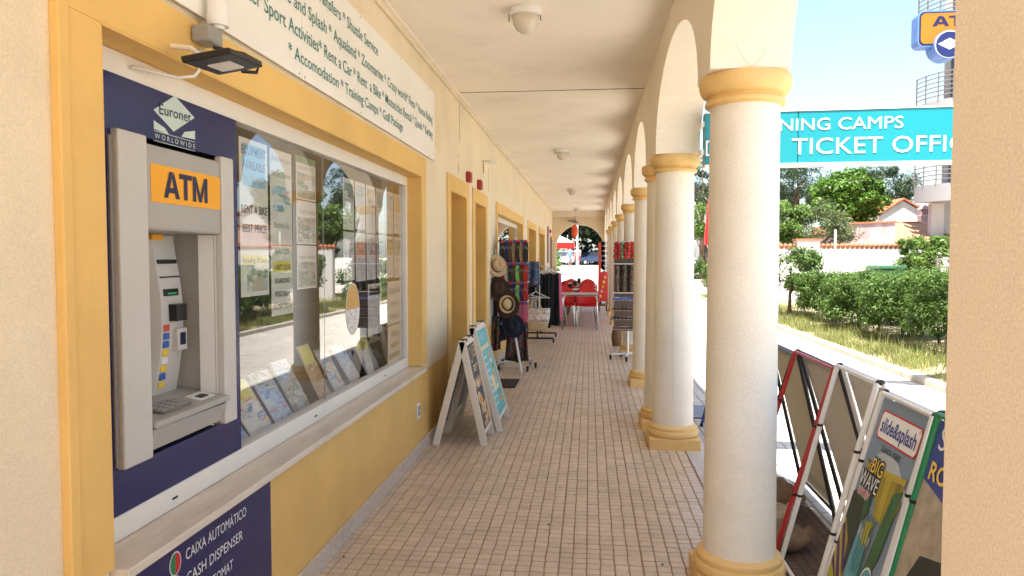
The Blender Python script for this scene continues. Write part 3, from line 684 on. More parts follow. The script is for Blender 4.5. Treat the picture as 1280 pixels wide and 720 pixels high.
# display shelf and leaflets
ds = thing('display_shelf', 'dark stepped leaflet shelf inside the shop window', 'shelf', (-1.7, 4.0, .6))
MB().box((-2.0, 2.78, .64), (XG - .02, 5.36, .675)).build('board', 'shelf_black', ds)
MB().slab([(-1.98, 2.78, .676), (-1.62, 2.78, .676), (-1.9, 2.78, .95)], (0, 2.58, 0)).build('slope', 'shelf_black', ds)
MB().box((-2.1, 4.35, .68), (-2.05, 5.35, 1.15)).build('upstand', 'shelf_black', ds)
spec = [(2.84, .20, .17, 'print_blue', 'blue leaflet at the left end of the shelf'), (3.02, .26, .22, 'print_leaflet', 'pale leaflet with printed rows, second on the shelf'), (3.27, .27, .2, 'print_blue', 'light blue leaflet with pink picture, third on the shelf'),
        (3.50, .29, .2, 'print_photo', 'photo leaflet with green foot, fourth on the shelf'), (3.83, .33, .17, 'print_warm', 'tall red topped leaflet, fifth on the shelf'), (4.08, .28, .18, 'print_leaflet', 'yellow topped leaflet, sixth on the shelf'),
        (4.36, .26, .2, 'print_text', 'pale green text leaflet, seventh on the shelf'), (4.68, .27, .3, 'print_text', 'wide white leaflet with yellow head, eighth on the shelf'), (5.08, .14, .16, 'print_blue', 'small blue card at the right end of the shelf')]
for (yy, hh, ww, m, l) in spec:
    b = Vector((-1.47, yy, .677)); t = b + Vector((-.12, -.07 * (1 if yy < 4.6 else .1), hh))
    o = MB().slab([b, b + UY * ww, t + UY * ww, t], (-.004, 0, -.001), 0, 1)
    bb = b + (t - b) * .68 + Vector((.0015, 0, .0004)); tt = t + Vector((.0015, 0, .0004))
    if hh > .2: o.quad([bb + UY * ww * .06, bb + UY * ww * .94, tt + UY * ww * .94, tt + UY * ww * .06], 2)
    q = o.build('leaflet', [m, 'paper', ['print_photo', 'print_warm', 'paper_yellow', 'print_blue'][int(yy * 10) % 4]], None, off=b); q.location = b; tag(q, l, 'leaflet', 'leaflets on the window shelf')

# small fittings on walls and ceiling
def lamp(yy, label, s=1.0):
    t = thing('ceiling_lamp', label, 'lamp', (-.41, yy, CEIL), 'round ceiling lamps of the arcade')
    MB().lathe([(.10, CEIL - .001), (.105, CEIL - .015), (.10, CEIL - .04), (.085, CEIL - .045)], (-.41, yy, 0), 28).build('base_ring', 'white_plastic', t, smooth=40)
    MB().lathe([(.083, CEIL - .043), (.084, CEIL - .06), (.078, CEIL - .09), (.06, CEIL - .125), (.03, CEIL - .145), (.002, CEIL - .15)], (-.41, yy, 0), 28).build('shade', mat('lamp_glass', (.62, .56, .46), .25, .1, 12, spec=.5), t, smooth=True)
    for a in (0, 1): MB().box((-.41 - .108 + a * .2, yy - .01, CEIL - .07), (-.41 - .10 + a * .2, yy + .01, CEIL - .02)).build('clip', 'grey_plastic', t)
for yy, l in ((4.6, 'nearest round ceiling lamp, above the shop window'), (10.58, 'second ceiling lamp along the arcade'), (16.67, 'third ceiling lamp along the arcade'), (23.2, 'farthest ceiling lamp near the end arch')): lamp(yy, l)
for yy, zz, l in ((7.47, 2.33, 'red alarm box above the first door'), (8.22, 2.325, 'red alarm box above the second door'), (23.2, 2.32, 'small red alarm box near the end of the wall')):
    t = thing('alarm_box', l, 'alarm', (WX, yy, zz - .05), 'red alarm boxes')
    MB().box((WX + .001, yy - .065, zz - .055), (WX + .05, yy + .065, zz + .055)).build('case', 'alarm_red', t, bevel=.012)
    MB().box((WX + .05, yy - .03, zz - .02), (WX + .054, yy + .03, zz + .02)).build('grille', 'alarm_red', t, bevel=.002)
cc = thing('wall_camera', 'small white camera on a wall bracket above the doors', 'camera', (WX, 8.75, 2.62))
MB().tube([(WX, 8.75, 2.66), (WX + .06, 8.75, 2.67), (WX + .09, 8.75, 2.65)], .01).build('bracket', 'white_plastic', cc)
MB().obox((WX + .1, 8.72, 2.645), (.03, .01, 0), (-.02, .08, .012), (0, -.004, .025)).build('body', 'white_plastic', cc, bevel=.008)
MB().tube([(WX + .004, 8.6, 2.66), (WX + .01, 8.6, 2.5)], .004).build('cable', 'dark_metal', cc)
pl = thing('wall_socket', 'white double wall socket low on the yellow wall', 'socket', (WX, 5.26, .28))
MB().box((WX + .001, 5.215, .285), (WX + .011, 5.305, .40)).build('plate', 'white_plastic', pl, bevel=.003)
for zz in (.305, .347): MB().box((WX + .011, 5.235, zz), (WX + .013, 5.285, zz + .034)).build('outlet', 'grey_plastic', pl)
bn = MB().box((WX + .001, 21.75, 1.32), (WX + .03, 22.5, 2.42)).build('wall_banner', mat('banner_mauve', (.30, .16, .2), .6, .3, 6), None, off=(WX, 22, 1.32)); bn.location = (WX, 22, 1.32); tag(bn, 'tall mauve banner hanging on the far left wall', 'banner')
bn = MB().box((WX + .03, 23.45, 1.0), (WX + .06, 23.62, 2.15)).build('wall_banner', mat('banner_grey', (.18, .17, .2), .6, .3, 6), None, off=(WX, 23.5, 1.0)); bn.location = (WX, 23.5, 1.0); tag(bn, 'narrow dark banner beside the last door', 'banner')
dm = MB().box((-1.25, 8.12, .001), (-.84, 8.68, .014)).build('doormat', mat('mat_brown', (.06, .04, .03), .95, .3, 60, .5, 300), None, off=(-1.05, 8.4, 0), bevel=.004); dm.location = (-1.05, 8.4, 0); tag(dm, 'dark brown doormat in front of the second door', 'doormat')
#PART3
# ------------------------------------------------------------------ A-boards by the wall
def aboard(label, y0, y1, xt, xr, xl, zt, panel_fn, fr='white_paint_wood'):
    """folding board whose right panel faces the walkway; xr/xl = feet of the right/left panel"""
    t = thing('pavement_board', label, 'signboard', ((xr + xl) / 2, (y0 + y1) / 2, 0))
    for s, xf in ((1, xr), (-1, xl)):
        top = Vector((xt + s * .012, 0, zt)); bot = Vector((xf, 0, .0)); d = bot - top; n = Vector((s * (zt), 0, s * (xf - xt) * s)).normalized(); n = Vector((zt * s, 0, abs(xf - xt))).normalized()
        for ya, yb in ((y0, y0 + .045), (y1 - .045, y1)):
            q = MB(); c = (top + bot) / 2 + Vector((0, (ya + yb) / 2, 0)); q.obox(c - n * .014, d / 2, (0, (yb - ya) / 4, 0), n * .028); q.build('leg', fr, t, bevel=.004)
        for a, b in ((.0, .055), (.86, .90)):
            c = top + d * ((a + b) / 2) + Vector((0, (y0 + y1) / 2, 0)); MB().obox(c, d * (b - a) / 2, (0, (y1 - y0) / 2 - .046, 0), n * .013).build('rail', fr, t, bevel=.003)
        c = top + d * .457 + Vector((0, (y0 + y1) / 2, 0))
        p = MB().obox(c, d * .402, (0, (y1 - y0) / 2 - .046, 0), n * .005).build('panel', 'slate' if s > 0 else 'grey_board', t)
        if s > 0: panel_fn(p, c, d.normalized(), d.length * .804, (y1 - y0) - .092, n, t)
    MB().box((xt - .03, y0 + .05, zt - .012), (xt + .03, y0 + .1, zt + .008)).build('hinge', 'dark_metal', t); MB().box((xt - .03, y1 - .1, zt - .012), (xt + .03, y1 - .05, zt + .008)).build('hinge', 'dark_metal', t)
    return t
mat('white_paint_wood', (.74, .68, .58), .5, .08, 5, .1, 40, grime=.2); mat('slate', (.085, .08, .075), .7, .25, 4); mat('grey_board', (.25, .23, .2), .7, .1, 4)
mat('chalk_yellow', (.75, .52, .1), .7); mat('chalk_white', (.6, .58, .52), .7); mat('menu_teal', (.05, .42, .45), .4, .08, 4); mat('menu_cream', (.72, .6, .36), .5, .1, 8)
mat('food_tan', (.62, .38, .16), .6, .35, 30); mat('food_orange', (.75, .32, .08), .6, .3, 30); mat('food_pink', (.7, .4, .36), .6, .3, 30)
def pt(c, dn, H, W, n, a, b, e=.0065): return c + dn * (b - .5) * H + UY * (a - .5) * W + n * e     # a: left->right (0..1), b: top->bottom
def blob(p, c, dn, H, W, n, a, b, ra, rb, m, nm='print', e=.0066):
    q = MB(); q.quad([pt(c, dn, H, W, n, a + ra * math.cos(t) * random.uniform(.85, 1.1), b - rb * math.sin(t) * random.uniform(.85, 1.1), e) for t in np.linspace(0, 2 * math.pi, 16, endpoint=False)]); q.build(nm, m, p)
def panel1(p, c, dn, H, W, n, t):
    u = UY; v = -dn
    text('15', pt(c, dn, H, W, n, .58, .17, .007), u, v, 'chalk_yellow', p, height=.10, width=.13, bold=.01)
    for k in range(12): 
        a = 2 * math.pi * k / 12; MB().quad([pt(c, dn, H, W, n, .30 + rr * math.cos(a + da), .13 + rr * .55 * math.sin(a + da), .0066) for rr, da in ((.17, 0), (.17, .4), (.14, .4), (.14, 0))]).build('print', 'chalk_white', p)
    for k in range(3): MB().quad([pt(c, dn, H, W, n, a_, b_, .0066) for a_, b_ in ((.3, .272 + .028 * k), (.85 - .1 * k, .272 + .028 * k), (.85 - .1 * k, .258 + .028 * k), (.3, .258 + .028 * k))]).build('print', ['chalk_white', 'chalk_yellow', 'chalk_white'][k], p)
    for k in range(7): blob(p, c, dn, H, W, n, .12 + k * .13, .45 + .04 * (k % 2), .10, .05, ['food_pink', 'food_orange', 'food_tan', 'paper'][k % 4], e=.0064 + .0002 * k)
    for k in range(4): blob(p, c, dn, H, W, n, .3 + .06 * k, .63 + k * .02, .2, .07, ['food_tan', 'menu_cream', 'food_tan', 'food_orange'][k], e=.0066 + .0002 * k)
    for k in range(26): blob(p, c, dn, H, W, n, random.uniform(.25, .95), random.uniform(.74, .97), .10, .035, ['food_tan', 'food_orange', 'menu_cream'][k % 3], e=.0066 + .0001 * k)
def panel2(p, c, dn, H, W, n, t):
    MB().quad([pt(c, dn, H, W, n, a, b, .006) for a, b in ((0.01, .995), (.99, .995), (.99, .005), (.01, .005))]).build('poster', 'menu_teal', p)
    MB().quad([pt(c, dn, H, W, n, a, b, .0066) for a, b in ((.05, .235), (.95, .235), (.95, .19), (.05, .19))]).build('print', 'menu_cream', p)
    MB().quad([pt(c, dn, H, W, n, a, b, .0066) for a, b in ((.2, .12), (.5, .12), (.6, .05), (.3, .05))]).build('print', 'paper_blue', p)
    for k in range(8): blob(p, c, dn, H, W, n, .72, .32 + k * .08, .14, .03, ['food_tan', 'menu_cream', 'paper_green', 'food_orange'][k % 4]); MB().quad([pt(c, dn, H, W, n, a_, b_, .0066) for a_, b_ in ((.08, .328 + k * .08), (.42, .328 + k * .08), (.42, .316 + k * .08), (.08, .316 + k * .08))]).build('print', 'white_ink', p)
    for k in range(3): blob(p, c, dn, H, W, n, .4, .6 + .06 * k, .2, .035, 'menu_cream')
aboard('white framed folding board with a dark chalk menu, standing nearest the yellow wall', 5.58, 6.02, -1.0, -.81, -1.23, .835, panel1)
aboard('folding board with a teal menu poster, just behind the dark chalk menu board', 6.06, 6.66, -1.0, -.745, -1.22, .90, panel2)

# ------------------------------------------------------------------ display racks
mat('steel_white', (.7, .69, .66), .35, .05, 8, metal=.2)
def caster(p, x, y, z=.0, r=.03):
    MB().tube([(x - .012, y, z + r), (x + .012, y, z + r)], r, 12).build('caster', 'black_plastic', p); MB().box((x - .016, y - .012, z + r), (x + .016, y + .012, z + r * 2.4)).build('fork', 'black_plastic', p)
fr = thing('flip_flop_rack', 'tall white wire rack hung with flip-flops and hats by the left wall', 'display rack', (-1.0, 9.75, 0))
MB().tube([(-1.0, 9.75, .09), (-1.0, 9.75, 1.76)], .018, 10).build('post', 'steel_white', fr)
for a in (-.35, .9, 2.3, 4.0): MB().tube([(-1.0, 9.75, .09), (-1.0 + .3 * math.cos(a), 9.75 + .3 * math.sin(a) * .9, .075)], .014, 8).build('foot', 'steel_white', fr); caster(fr, -1.0 + .3 * math.cos(a), 9.75 + .3 * math.sin(a) * .9)
for zz in (1.72, 1.42, 1.16, .9, .64): 
    g = MB(); 
    for yy in (9.58, 9.92): g.tube([(-1.17, yy, zz), (-.83, yy, zz)], .005, 6)
    for xx in (-1.17, -.83): g.tube([(xx, 9.58, zz), (xx, 9.92, zz)], .005, 6)
    for k in range(6): g.tube([(-1.16 + k * .064, 9.58, zz), (-1.16 + k * .064, 9.50, zz + .008)], .003, 5)
    g.build('wire_tier', 'steel_white', fr)
MB().box((-1.2, 9.55, 1.02), (-1.17, 9.57, 1.75)).build('side_post', 'black_plastic', fr); MB().box((-1.16, 9.60, .5), (-.84, 9.9, 1.70)).build('back_mesh', mat('rack_mesh', (.03, .028, .026), .8, .3, 30), fr)
sandal_cols = [('rubber_black', (.02, .02, .02)), ('rubber_brown', (.09, .05, .03)), ('rubber_red', (.4, .02, .02)), ('rubber_navy', (.02, .03, .12)), ('rubber_green', (.2, .5, .12)), ('rubber_tan', (.3, .2, .12)), ('rubber_grey', (.2, .2, .2)), ('rubber_pink', (.6, .12, .2)), ('rubber_white', (.6, .58, .54))]
for n_, c_ in sandal_cols: mat(n_, c_, .6, .25, 40)
def sole(mb, x, y, ztop, L, W, m=0, tilt=0):
    pts = []
    for k in range(14):
        a = 2 * math.pi * k / 14; u = math.sin(a); wv = W / 2 * (1.0 if u > 0 else .8) * (1 - .18 * math.exp(-((u) * 3) ** 2))
        pts.append((x + math.cos(a) * wv + tilt * u, y, ztop - L / 2 + u * L / 2))
    mb.slab(pts, (0, .018, 0), m)
def sandals(x, y, z, c, cap, label, L=.25):
    t = thing('flip_flops', label, 'flip-flops', (x, y, z - L), 'flip-flops hung on the wire rack')
    for k in (0, 1):
        mb = MB(); sole(mb, x - .012 + .024 * k, y + .022 * k, z - .03 - .01 * k, L, .058); mb.build('sole', c, t)
        MB().tube([(x - .03 + .02 * k, y + .02 * k, z - .12), (x - .012 + .024 * k, y - .022 + .02 * k, z - .09), (x + .025, y + .02 * k, z - .13)], .006, 6).build('strap', 'rubber_grey', t)
    MB().slab([(x - .022, y - .005, z), (x + .022, y - .005, z), (x + .026, y - .005, z - .03), (x - .026, y - .005, z - .03)], (0, .004, 0)).build('hang_tag', cap, t)
mat('tag_red', (.55, .03, .04), .4); mat('tag_blue', (.05, .1, .4), .4)
tiers = ['top', 'second', 'third', 'fourth', 'fifth']; ordn = ['first', 'second', 'third', 'fourth', 'fifth', 'sixth', 'seventh']
for r_, zz in enumerate((1.725, 1.425, 1.165, .905, .645)):
    for k in range(7):
        pal = [['rubber_black', 'rubber_navy', 'rubber_brown', 'rubber_tan', 'rubber_black'], ['rubber_red', 'rubber_white', 'rubber_black', 'rubber_brown', 'rubber_green'], ['rubber_red', 'rubber_grey', 'rubber_black', 'rubber_navy', 'rubber_green'],
               ['rubber_pink', 'rubber_grey', 'rubber_black', 'rubber_pink', 'rubber_grey'], ['rubber_black', 'rubber_grey', 'rubber_white', 'rubber_green', 'rubber_black']][r_][k % 5 if k < 5 else (k + 2) % 4]
        sandals(-1.145 + k * .050, 9.52 + .012 * (k % 2), zz, pal, ['tag_red', 'tag_blue'][(k + r_) % 2], f'{pal.split("_")[1]} flip-flops, {ordn[k]} on the {tiers[r_]} tier of the wire rack', .27 if r_ < 1 else .23)
# hats on a stand in front
hs = thing('hat_stand', 'narrow white stand carrying four hats beside the flip-flop rack', 'hat stand', (-1.12, 9.3, 0))
MB().tube([(-1.19, 9.42, .04), (-1.2, 9.40, 1.6)], .012, 8).build('post', 'steel_white', hs)
MB().tube([(-.98, 9.28, .62), (-.86, 9.12, .01)], .016, 8).build('prop', 'steel_white', hs); MB().tube([(-1.2, 9.41, .62), (-.98, 9.28, .62)], .01, 8).build('bar', 'steel_white', hs); MB().tube([(-1.19, 9.42, .05), (-.80, 9.32, .05)], .014, 8).build('foot', 'steel_white', hs)
for k in range(3): MB().tube([(-1.25 + k * .04, 9.40, 1.42), (-1.27 + k * .04, 9.36, 1.62)], .004, 5).build('prong', 'steel_white', hs)
caster(hs, -1.19, 9.42); caster(hs, -.80, 9.32)
hat_prof = [(.001, .115), (.05, .112), (.075, .10), (.085, .07), (.095, .012), (.10, .006), (.125, -.004), (.15, -.004), (.165, .012), (.164, .016), (.15, .002), (.125, .002), (.1, .0)]
def hat(x, y, z, m, band, label, s=1.0, tilt=1.25, turn=.25):
    t = thing('hat', label, 'hat', (x, y, z)); rot = Matrix.Rotation(turn, 4, 'Z') @ Matrix.Rotation(tilt, 4, 'X')
    for nm, prof, mm in (('body', hat_prof, m), ('band', [(.0995, .008), (.0975, .035)], band)):
        mb = MB().lathe([(r * s, h * s) for r, h in prof], (0, 0, 0), 24, 0, .92, 1.08, cap=False)
        mb.v = [tuple((rot @ Vector((vx, vy, vz * (1 - .28 * math.exp(-(vx / .035) ** 2) * (vz > .09))))) + Vector((x, y, z))) for vx, vy, vz in mb.v]
        mb.build(nm, mm, t, smooth=True, solid=.004)
mat('straw_light', (.55, .42, .25), .8, .15, 60, .3, 300); mat('straw_cream', (.60, .47, .28), .8, .15, 60, .3, 300); mat('felt_brown', (.055, .03, .018), .9, .2, 30); mat('felt_navy', (.012, .016, .035), .9, .2, 30)
hat(-1.20, 9.33, 1.38, 'straw_light', 'felt_brown', 'light straw hat with a dark band, topmost hat on the stand', .85, 1.2, .5)
hat(-1.19, 9.33, 1.08, 'felt_brown', 'rubber_black', 'dark brown hat, second from the top of the hat stand', .95, 1.2, .3)
hat(-1.06, 9.30, .87, 'felt_brown', 'rubber_black', 'brown hat with wide brim behind the cream hat', 1.0, 1.3, .2)
hat(-1.06, 9.235, .885, 'straw_cream', 'straw_cream', 'cream hat worn over a brown one, third on the stand', .66, 1.3, .2)
hat(-.98, 9.25, .60, 'felt_navy', 'rubber_black', 'dark navy hat, lowest on the stand', .95, 1.05, .2)
def cloth(name, label, cat, x, y, ztop, w, h, m, fold=.02, nf=3, taper=1.0, seedk=0, rz=0, extra=None, flare=0):
    """hanging garment: folded sheet with real thickness"""
    b = Vector((x, y, ztop)); c_, s_ = math.cos(rz), math.sin(rz)
    def fn(u, v):
        lx = (u - .5) * w * (1 + (taper - 1) * v); ly = fold * math.sin(u * nf * 2 * math.pi + seedk + v * 1.3) * (.4 + .6 * v) + flare * v
        return (x + lx * c_ - ly * s_, y + lx * s_ + ly * c_, ztop - v * h + .012 * math.sin(u * 7 + seedk) * v)
    o = MB().sheet(fn, 20, 10).build(name, m, None, smooth=True, solid=.006, off=b); o.location = b; return tag(o, label, cat)
printmat('floral_dark', [(.02, .02, .03), (.02, .02, .03), (.4, .02, .03), (.02, .02, .03), (.06, .15, .05)], 40, (.02, .02, .025))
printmat('floral_white', [(.7, .68, .62), (.6, .05, .08), (.7, .68, .62), (.08, .3, .08), (.75, .25, .25)], 28, (.72, .7, .65))
printmat('tropic_blue', [(.02, .1, .25), (.03, .2, .35), (.02, .05, .1), (.4, .1, .1), (.02, .12, .3)], 22, (.02, .06, .12))
mat('cloth_black', (.012, .012, .014), .9, .3, 20); mat('cloth_white', (.62, .58, .5), .9, .1, 10); mat('cloth_navy', (.02, .025, .06), .9, .3, 20)
cloth('dress', 'dark dress printed with red flowers hanging below the hats', 'dress', -.95, 9.42, .62, .24, .50, 'floral_dark', .03, 2.5, 1.35, 1)
cloth('scarf', 'dark scarf with red flowers hanging on the wall side of the stand', 'scarf', -1.22, 9.36, .72, .10, .45, 'floral_dark', .02, 2, 1.2, 2)
cloth('trousers', 'dark blue trousers hanging behind the brown hat', 'trousers', -1.2, 9.50, .98, .14, .6, 'cloth_navy', .02, 2, 1, .4)
# clothes rail
cr = thing('clothes_rail', 'black wheeled clothes rail with beachwear by the left wall', 'clothes rail', (-.95, 13.0, 0))
for yy in (12.5, 13.4):
    MB().tube([(-1.15, yy, .08), (-.62, yy, .08)], .016, 8).build('foot', 'dark_metal', cr); MB().tube([(-.9, yy, .08), (-.9, yy, 1.32)], .014, 8).build('upright', 'dark_metal', cr)
    caster(cr, -1.15, yy); caster(cr, -.62, yy)
MB().tube([(-.9, 12.45, 1.32), (-.9, 13.45, 1.32)], .013, 8).build('rail', 'dark_metal', cr); MB().tube([(-.9, 12.5, .2), (-.9, 13.4, .2)], .011, 8).build('lower_bar', 'dark_metal', cr)
cloth('swim_shorts', 'blue tropical swim shorts hanging high on the clothes rail', 'shorts', -1.02, 12.46, 1.42, .30, .42, 'tropic_blue', .02, 2, 1.1, 1)
cloth('vest', 'dark vest hanging under the blue swim shorts', 'vest', -1.03, 12.52, 1.0, .32, .22, 'cloth_black', .02, 3, 1.0, 2)
GXS = (-.96, -.79, -.9, -.74, -.70)
for k, (yy, m, l, w_, h_) in enumerate(((12.7, 'cloth_white', 'white summer top on a hanger', .17, .80), (12.85, 'cloth_black', 'long black dress on a hanger', .17, .98), (13.0, 'floral_white', 'flowered white top on a hanger', .34, .7), (13.15, 'cloth_black', 'second long black dress at the far end of the rail', .36, .95), (13.3, 'rubber_pink', 'pink dress at the far end of the rail', .36, .9))):
    gx_ = GXS[k]; g = cloth('garment', l, 'garment', gx_, yy, 1.2, w_, h_, m, .025, 3, 1.15, k * 1.7)
    h = thing('hanger', 'white clothes hanger carrying the ' + l.replace(' on a hanger', '').replace('second ', 'further '), 'hanger', (gx_, yy, 1.2), 'clothes hangers on the rail')
    MB().tube([(gx_ - .17, yy, 1.19), (gx_, yy, 1.265), (gx_ + .17, yy, 1.19)], .007, 6).build('arms', 'white_plastic', h); MB().tube([(gx_, yy, 1.265), (gx_, yy, 1.30), (-.9, yy, 1.335)], .004, 6).build('hook', 'steel_white', h)
for k in range(2):
    yy = 12.40 - k * .03; h = thing('hanger', ['empty white hanger hooked over the straw bag', 'empty white hanger tilted in front of the rail'][k], 'hanger', (-.92, yy, .86), 'clothes hangers on the rail')
    MB().tube([(-1.10 + .1 * k, yy, .80 + .03 * k), (-.92, yy, .90), (-.72 + .05 * k, yy, .79), (-1.10 + .1 * k, yy, .80 + .03 * k)], .007, 6).build('arms', 'white_plastic', h); MB().tube([(-.92, yy, .90), (-.92, yy, .97)], .004, 6).build('hook', 'steel_white', h)
bg_ = thing('beach_bag', 'straw beach bag with red flowers hanging low on the clothes rail', 'bag', (-.92, 12.3, .22))
def bagf(u, v):
    a = u * 2 * math.pi; wv = .25 - .06 * v * v; return (-.92 + wv * math.cos(a), 12.3 + .09 * math.sin(a) * (1 - .4 * (1 - v)), .62 - v * .38)
MB().sheet(lambda u, v: bagf(u, v * .6), 24, 6).build('upper_cloth', 'floral_white', bg_, smooth=True, solid=.006)
MB().sheet(lambda u, v: bagf(u, .6 + v * .4), 24, 4).quad([bagf(k / 24, 1) for k in range(24)]).build('straw_base', 'straw_light', bg_, smooth=60, solid=.006)
for s in (-1, 1): MB().tube([(-1.02, 12.3 + s * .06, .6), (-.97, 12.3 + s * .06, .78), (-.87, 12.3 + s * .06, .78), (-.82, 12.3 + s * .06, .6)], .008, 6).build('handle', 'straw_light', bg_)

# sunglasses and trinket rack on the right
gr = thing('sunglasses_rack', 'white wheeled rack of sunglasses and trinkets beside the right columns', 'display rack', (.57, 10.75, 0))
GX, GY = .56, 10.62
MB().tube([(GX, GY, .07), (GX, GY, 1.74)], .02, 10).build('post', 'steel_white', gr)
for a in (.3, 1.9, 3.4, 4.6): 
    ex, ey = GX + .26 * math.cos(a), GY + .26 * math.sin(a); MB().tube([(GX, GY, .085), (ex, ey, .075)], .016, 8).build('foot', 'steel_white', gr); caster(gr, ex, ey)
for zz in (1.72, 1.40, .98): MB().box((GX - .22, GY - .12, zz - .008), (GX + .22, GY + .12, zz + .004)).build('shelf', 'steel_white', gr)
for k in range(12): MB().tube([(GX - .2 + k * .036, GY - .12, 1.72), (GX - .2 + k * .036, GY - .19, 1.74)], .003, 5).build('prong', 'steel_white', gr)
MB().box((GX - .2, GY - .02, .42), (GX + .2, GY + .02, 1.7)).build('panel', mat('peg_panel', (.16, .11, .08), .7, .3, 20), gr)
for k in range(9):
    xx = GX - .19 + k * .047; m = ['rubber_red', 'rubber_red', 'paper_green', 'rubber_red', 'card_red'][k % 5]
    o = MB(); 
    for q in range(5): o.ball((xx + random.uniform(-.012, .012), GY - .17 + random.uniform(-.02, .02), 1.69 - q * .047), (.024, .024, .027), 8, 6)
    b = o.build('bead_string', m, None, smooth=True, off=(xx, GY - .17, 1.45)); b.location = (xx, GY - .17, 1.45); tag(b, f'string of {"green" if m == "paper_green" else "red"} beads, {["first","second","third","fourth","fifth","sixth","seventh","eighth","ninth"][k]} at the top of the sunglasses rack', 'beads', 'bead strings on the sunglasses rack')
printmat('bangles', [(.02, .02, .02), (.3, .05, .05), (.02, .02, .02), (.2, .25, .15), (.35, .3, .22)], 60, (.03, .03, .03))
for k in range(4):
    xx = GX - .165 + k * .105; o = MB()
    for q in range(22): o.lathe([(.034, 0), (.038, .003), (.038, .012), (.034, .015)], (xx, GY - .1, 1.0 + q * .0175), 12)
    b = o.build('bangle_stack', 'bangles', None, smooth=30, off=(xx, GY - .1, .99)); b.location = (xx, GY - .1, .99); tag(b, f'tall stack of dark bangles, {ordn[k]} from the left on the rack', 'bangles', 'bangle stacks on the sunglasses rack')
for r_, zz in enumerate((.90, .75, .62, .48)):
    for k in range(4):
        xx = GX - .17 + k * .112; yy = GY - .14
        t = thing('sunglasses', f'{["blue lensed","dark","black","brown"][r_]} sunglasses, {ordn[k]} on the {["upper","second","third","lowest"][r_]} row of the rack', 'sunglasses', (xx, yy, zz), 'sunglasses on the rack')
        for s in (-1, 1):
            MB().slab([(xx + s * .027 + .025 * math.cos(a), yy - .004, zz + .024 * math.sin(a)) for a in np.linspace(0, 2 * math.pi, 10, endpoint=False)], (0, .004, 0)).build('lens', ['card_blue', 'black_plastic', 'black_plastic', 'rubber_brown'][r_], t)
            MB().tube([(xx + s * .05, yy, zz + .008), (xx + s * .052, yy + .11, zz + .005)], .003, 5).build('temple', ['rubber_white', 'rubber_tan', 'rubber_black', 'rubber_grey'][(k + r_) % 4], t)
        MB().tube([(xx - .05, yy - .002, zz + .012), (xx, yy - .006, zz + .016), (xx + .05, yy - .002, zz + .012)], .0035, 5).build('frame', ['rubber_white', 'rubber_tan', 'rubber_black', 'rubber_pink'][(k + r_) % 4], t)
    MB().box((GX - .21, GY - .15, zz - .03), (GX + .21, GY - .13, zz - .028)).build('glasses_tray', 'steel_white', gr)

# ------------------------------------------------------------------ café tables and chairs
def make_chair():
    t = thing('cafe_chair', 'red chair', 'chair', (0, 0, 0), 'red plastic café chairs')
    def seat(u, v): return ((u - .5) * .46, -.22 + v * .44, .44 + .018 * (2 * u - 1) ** 2 - .012 * math.sin(v * math.pi) + .02 * (v > .9))
    MB().sheet(seat, 10, 8).build('seat', 'red_plastic', t, smooth=True, solid=.012)
    def back(u, v):
        a = (u - .5) * 2; z = .44 + v * (.40 - .10 * a * a * v); return (a * .235 * (1 - .12 * v), .20 + .09 * v - .05 * a * a, z)
    MB().sheet(back, 12, 8).build('backrest', 'red_plastic', t, smooth=True, solid=.012)
    for s in (-1, 1):
        MB().tube([(s * .225, .2, .66), (s * .245, .05, .655), (s * .245, -.12, .645), (s * .235, -.18, .60), (s * .225, -.19, .45)], .017, 8).build('armrest', 'red_plastic', t, smooth=True)
        MB().tube([(s * .2, -.18, .435), (s * .225, -.22, .0)], .012, 8).build('leg', 'chrome', t); MB().tube([(s * .2, .18, .435), (s * .225, .24, .0)], .012, 8).build('leg', 'chrome', t)
    return t
def make_table():
    t = thing('cafe_table', 'table', 'table', (0, 0, 0), 'grey café tables')
    MB().box((-.375, -.37, .715), (.375, .37, .738)).build('table_top', mat('table_top', (.42, .37, .35), .3, .1, 8, spec=.5), t, bevel=.006)
    for sx in (-1, 1):
        for sy in (-1, 1): MB().tube([(sx * .28, sy * .33, .708), (sx * .335, sy * .33, .69), (sx * .35, sy * .33, .63), (sx * .352, sy * .33, .0)], .017, 10).build('leg', 'chrome', t, smooth=True)
        MB().tube([(sx * .335, -.33, .69), (sx * .335, .33, .69)], .012, 8).build('apron_bar', 'chrome', t)
    for sy in (-1, 1): MB().tube([(-.28, sy * .33, .7), (.28, sy * .33, .7)], .012, 8).build('apron_bar', 'chrome', t)
    return t
tb = make_table(); ch = make_chair(); first_t = first_c = True
rows = ['first', 'second', 'third', 'fourth']
for i, yy in enumerate((15.15, 17.05, 18.95, 20.85)):
    lab = f'grey topped café table with metal legs, {rows[i]} from the front'
    if i == 0: tb.location = (-.2, yy, 0); tb['label'] = lab
    else: dup(tb, (-.2, yy, 0), 0, lab)
    for k, (dx, dy, rz) in enumerate(((.16, .52, 0), (-.32, .56, .12), (.14, -.55, math.pi), (-.36, -.6, math.pi - .1))):
        if i == 0 and k >= 2: continue
        lab = f'red plastic café chair with metal legs on the {["far right","far left","near right","near left"][k]} side of the {rows[i]} table'
        if first_c: ch.location = (-.2 + dx, yy + dy, 0); ch.rotation_euler = (0, 0, rz); ch['label'] = lab; first_c = False
        else: dup(ch, (-.2 + dx + random.uniform(-.03, .03), yy + dy + random.uniform(-.04, .04), 0), rz + random.uniform(-.1, .1), lab)
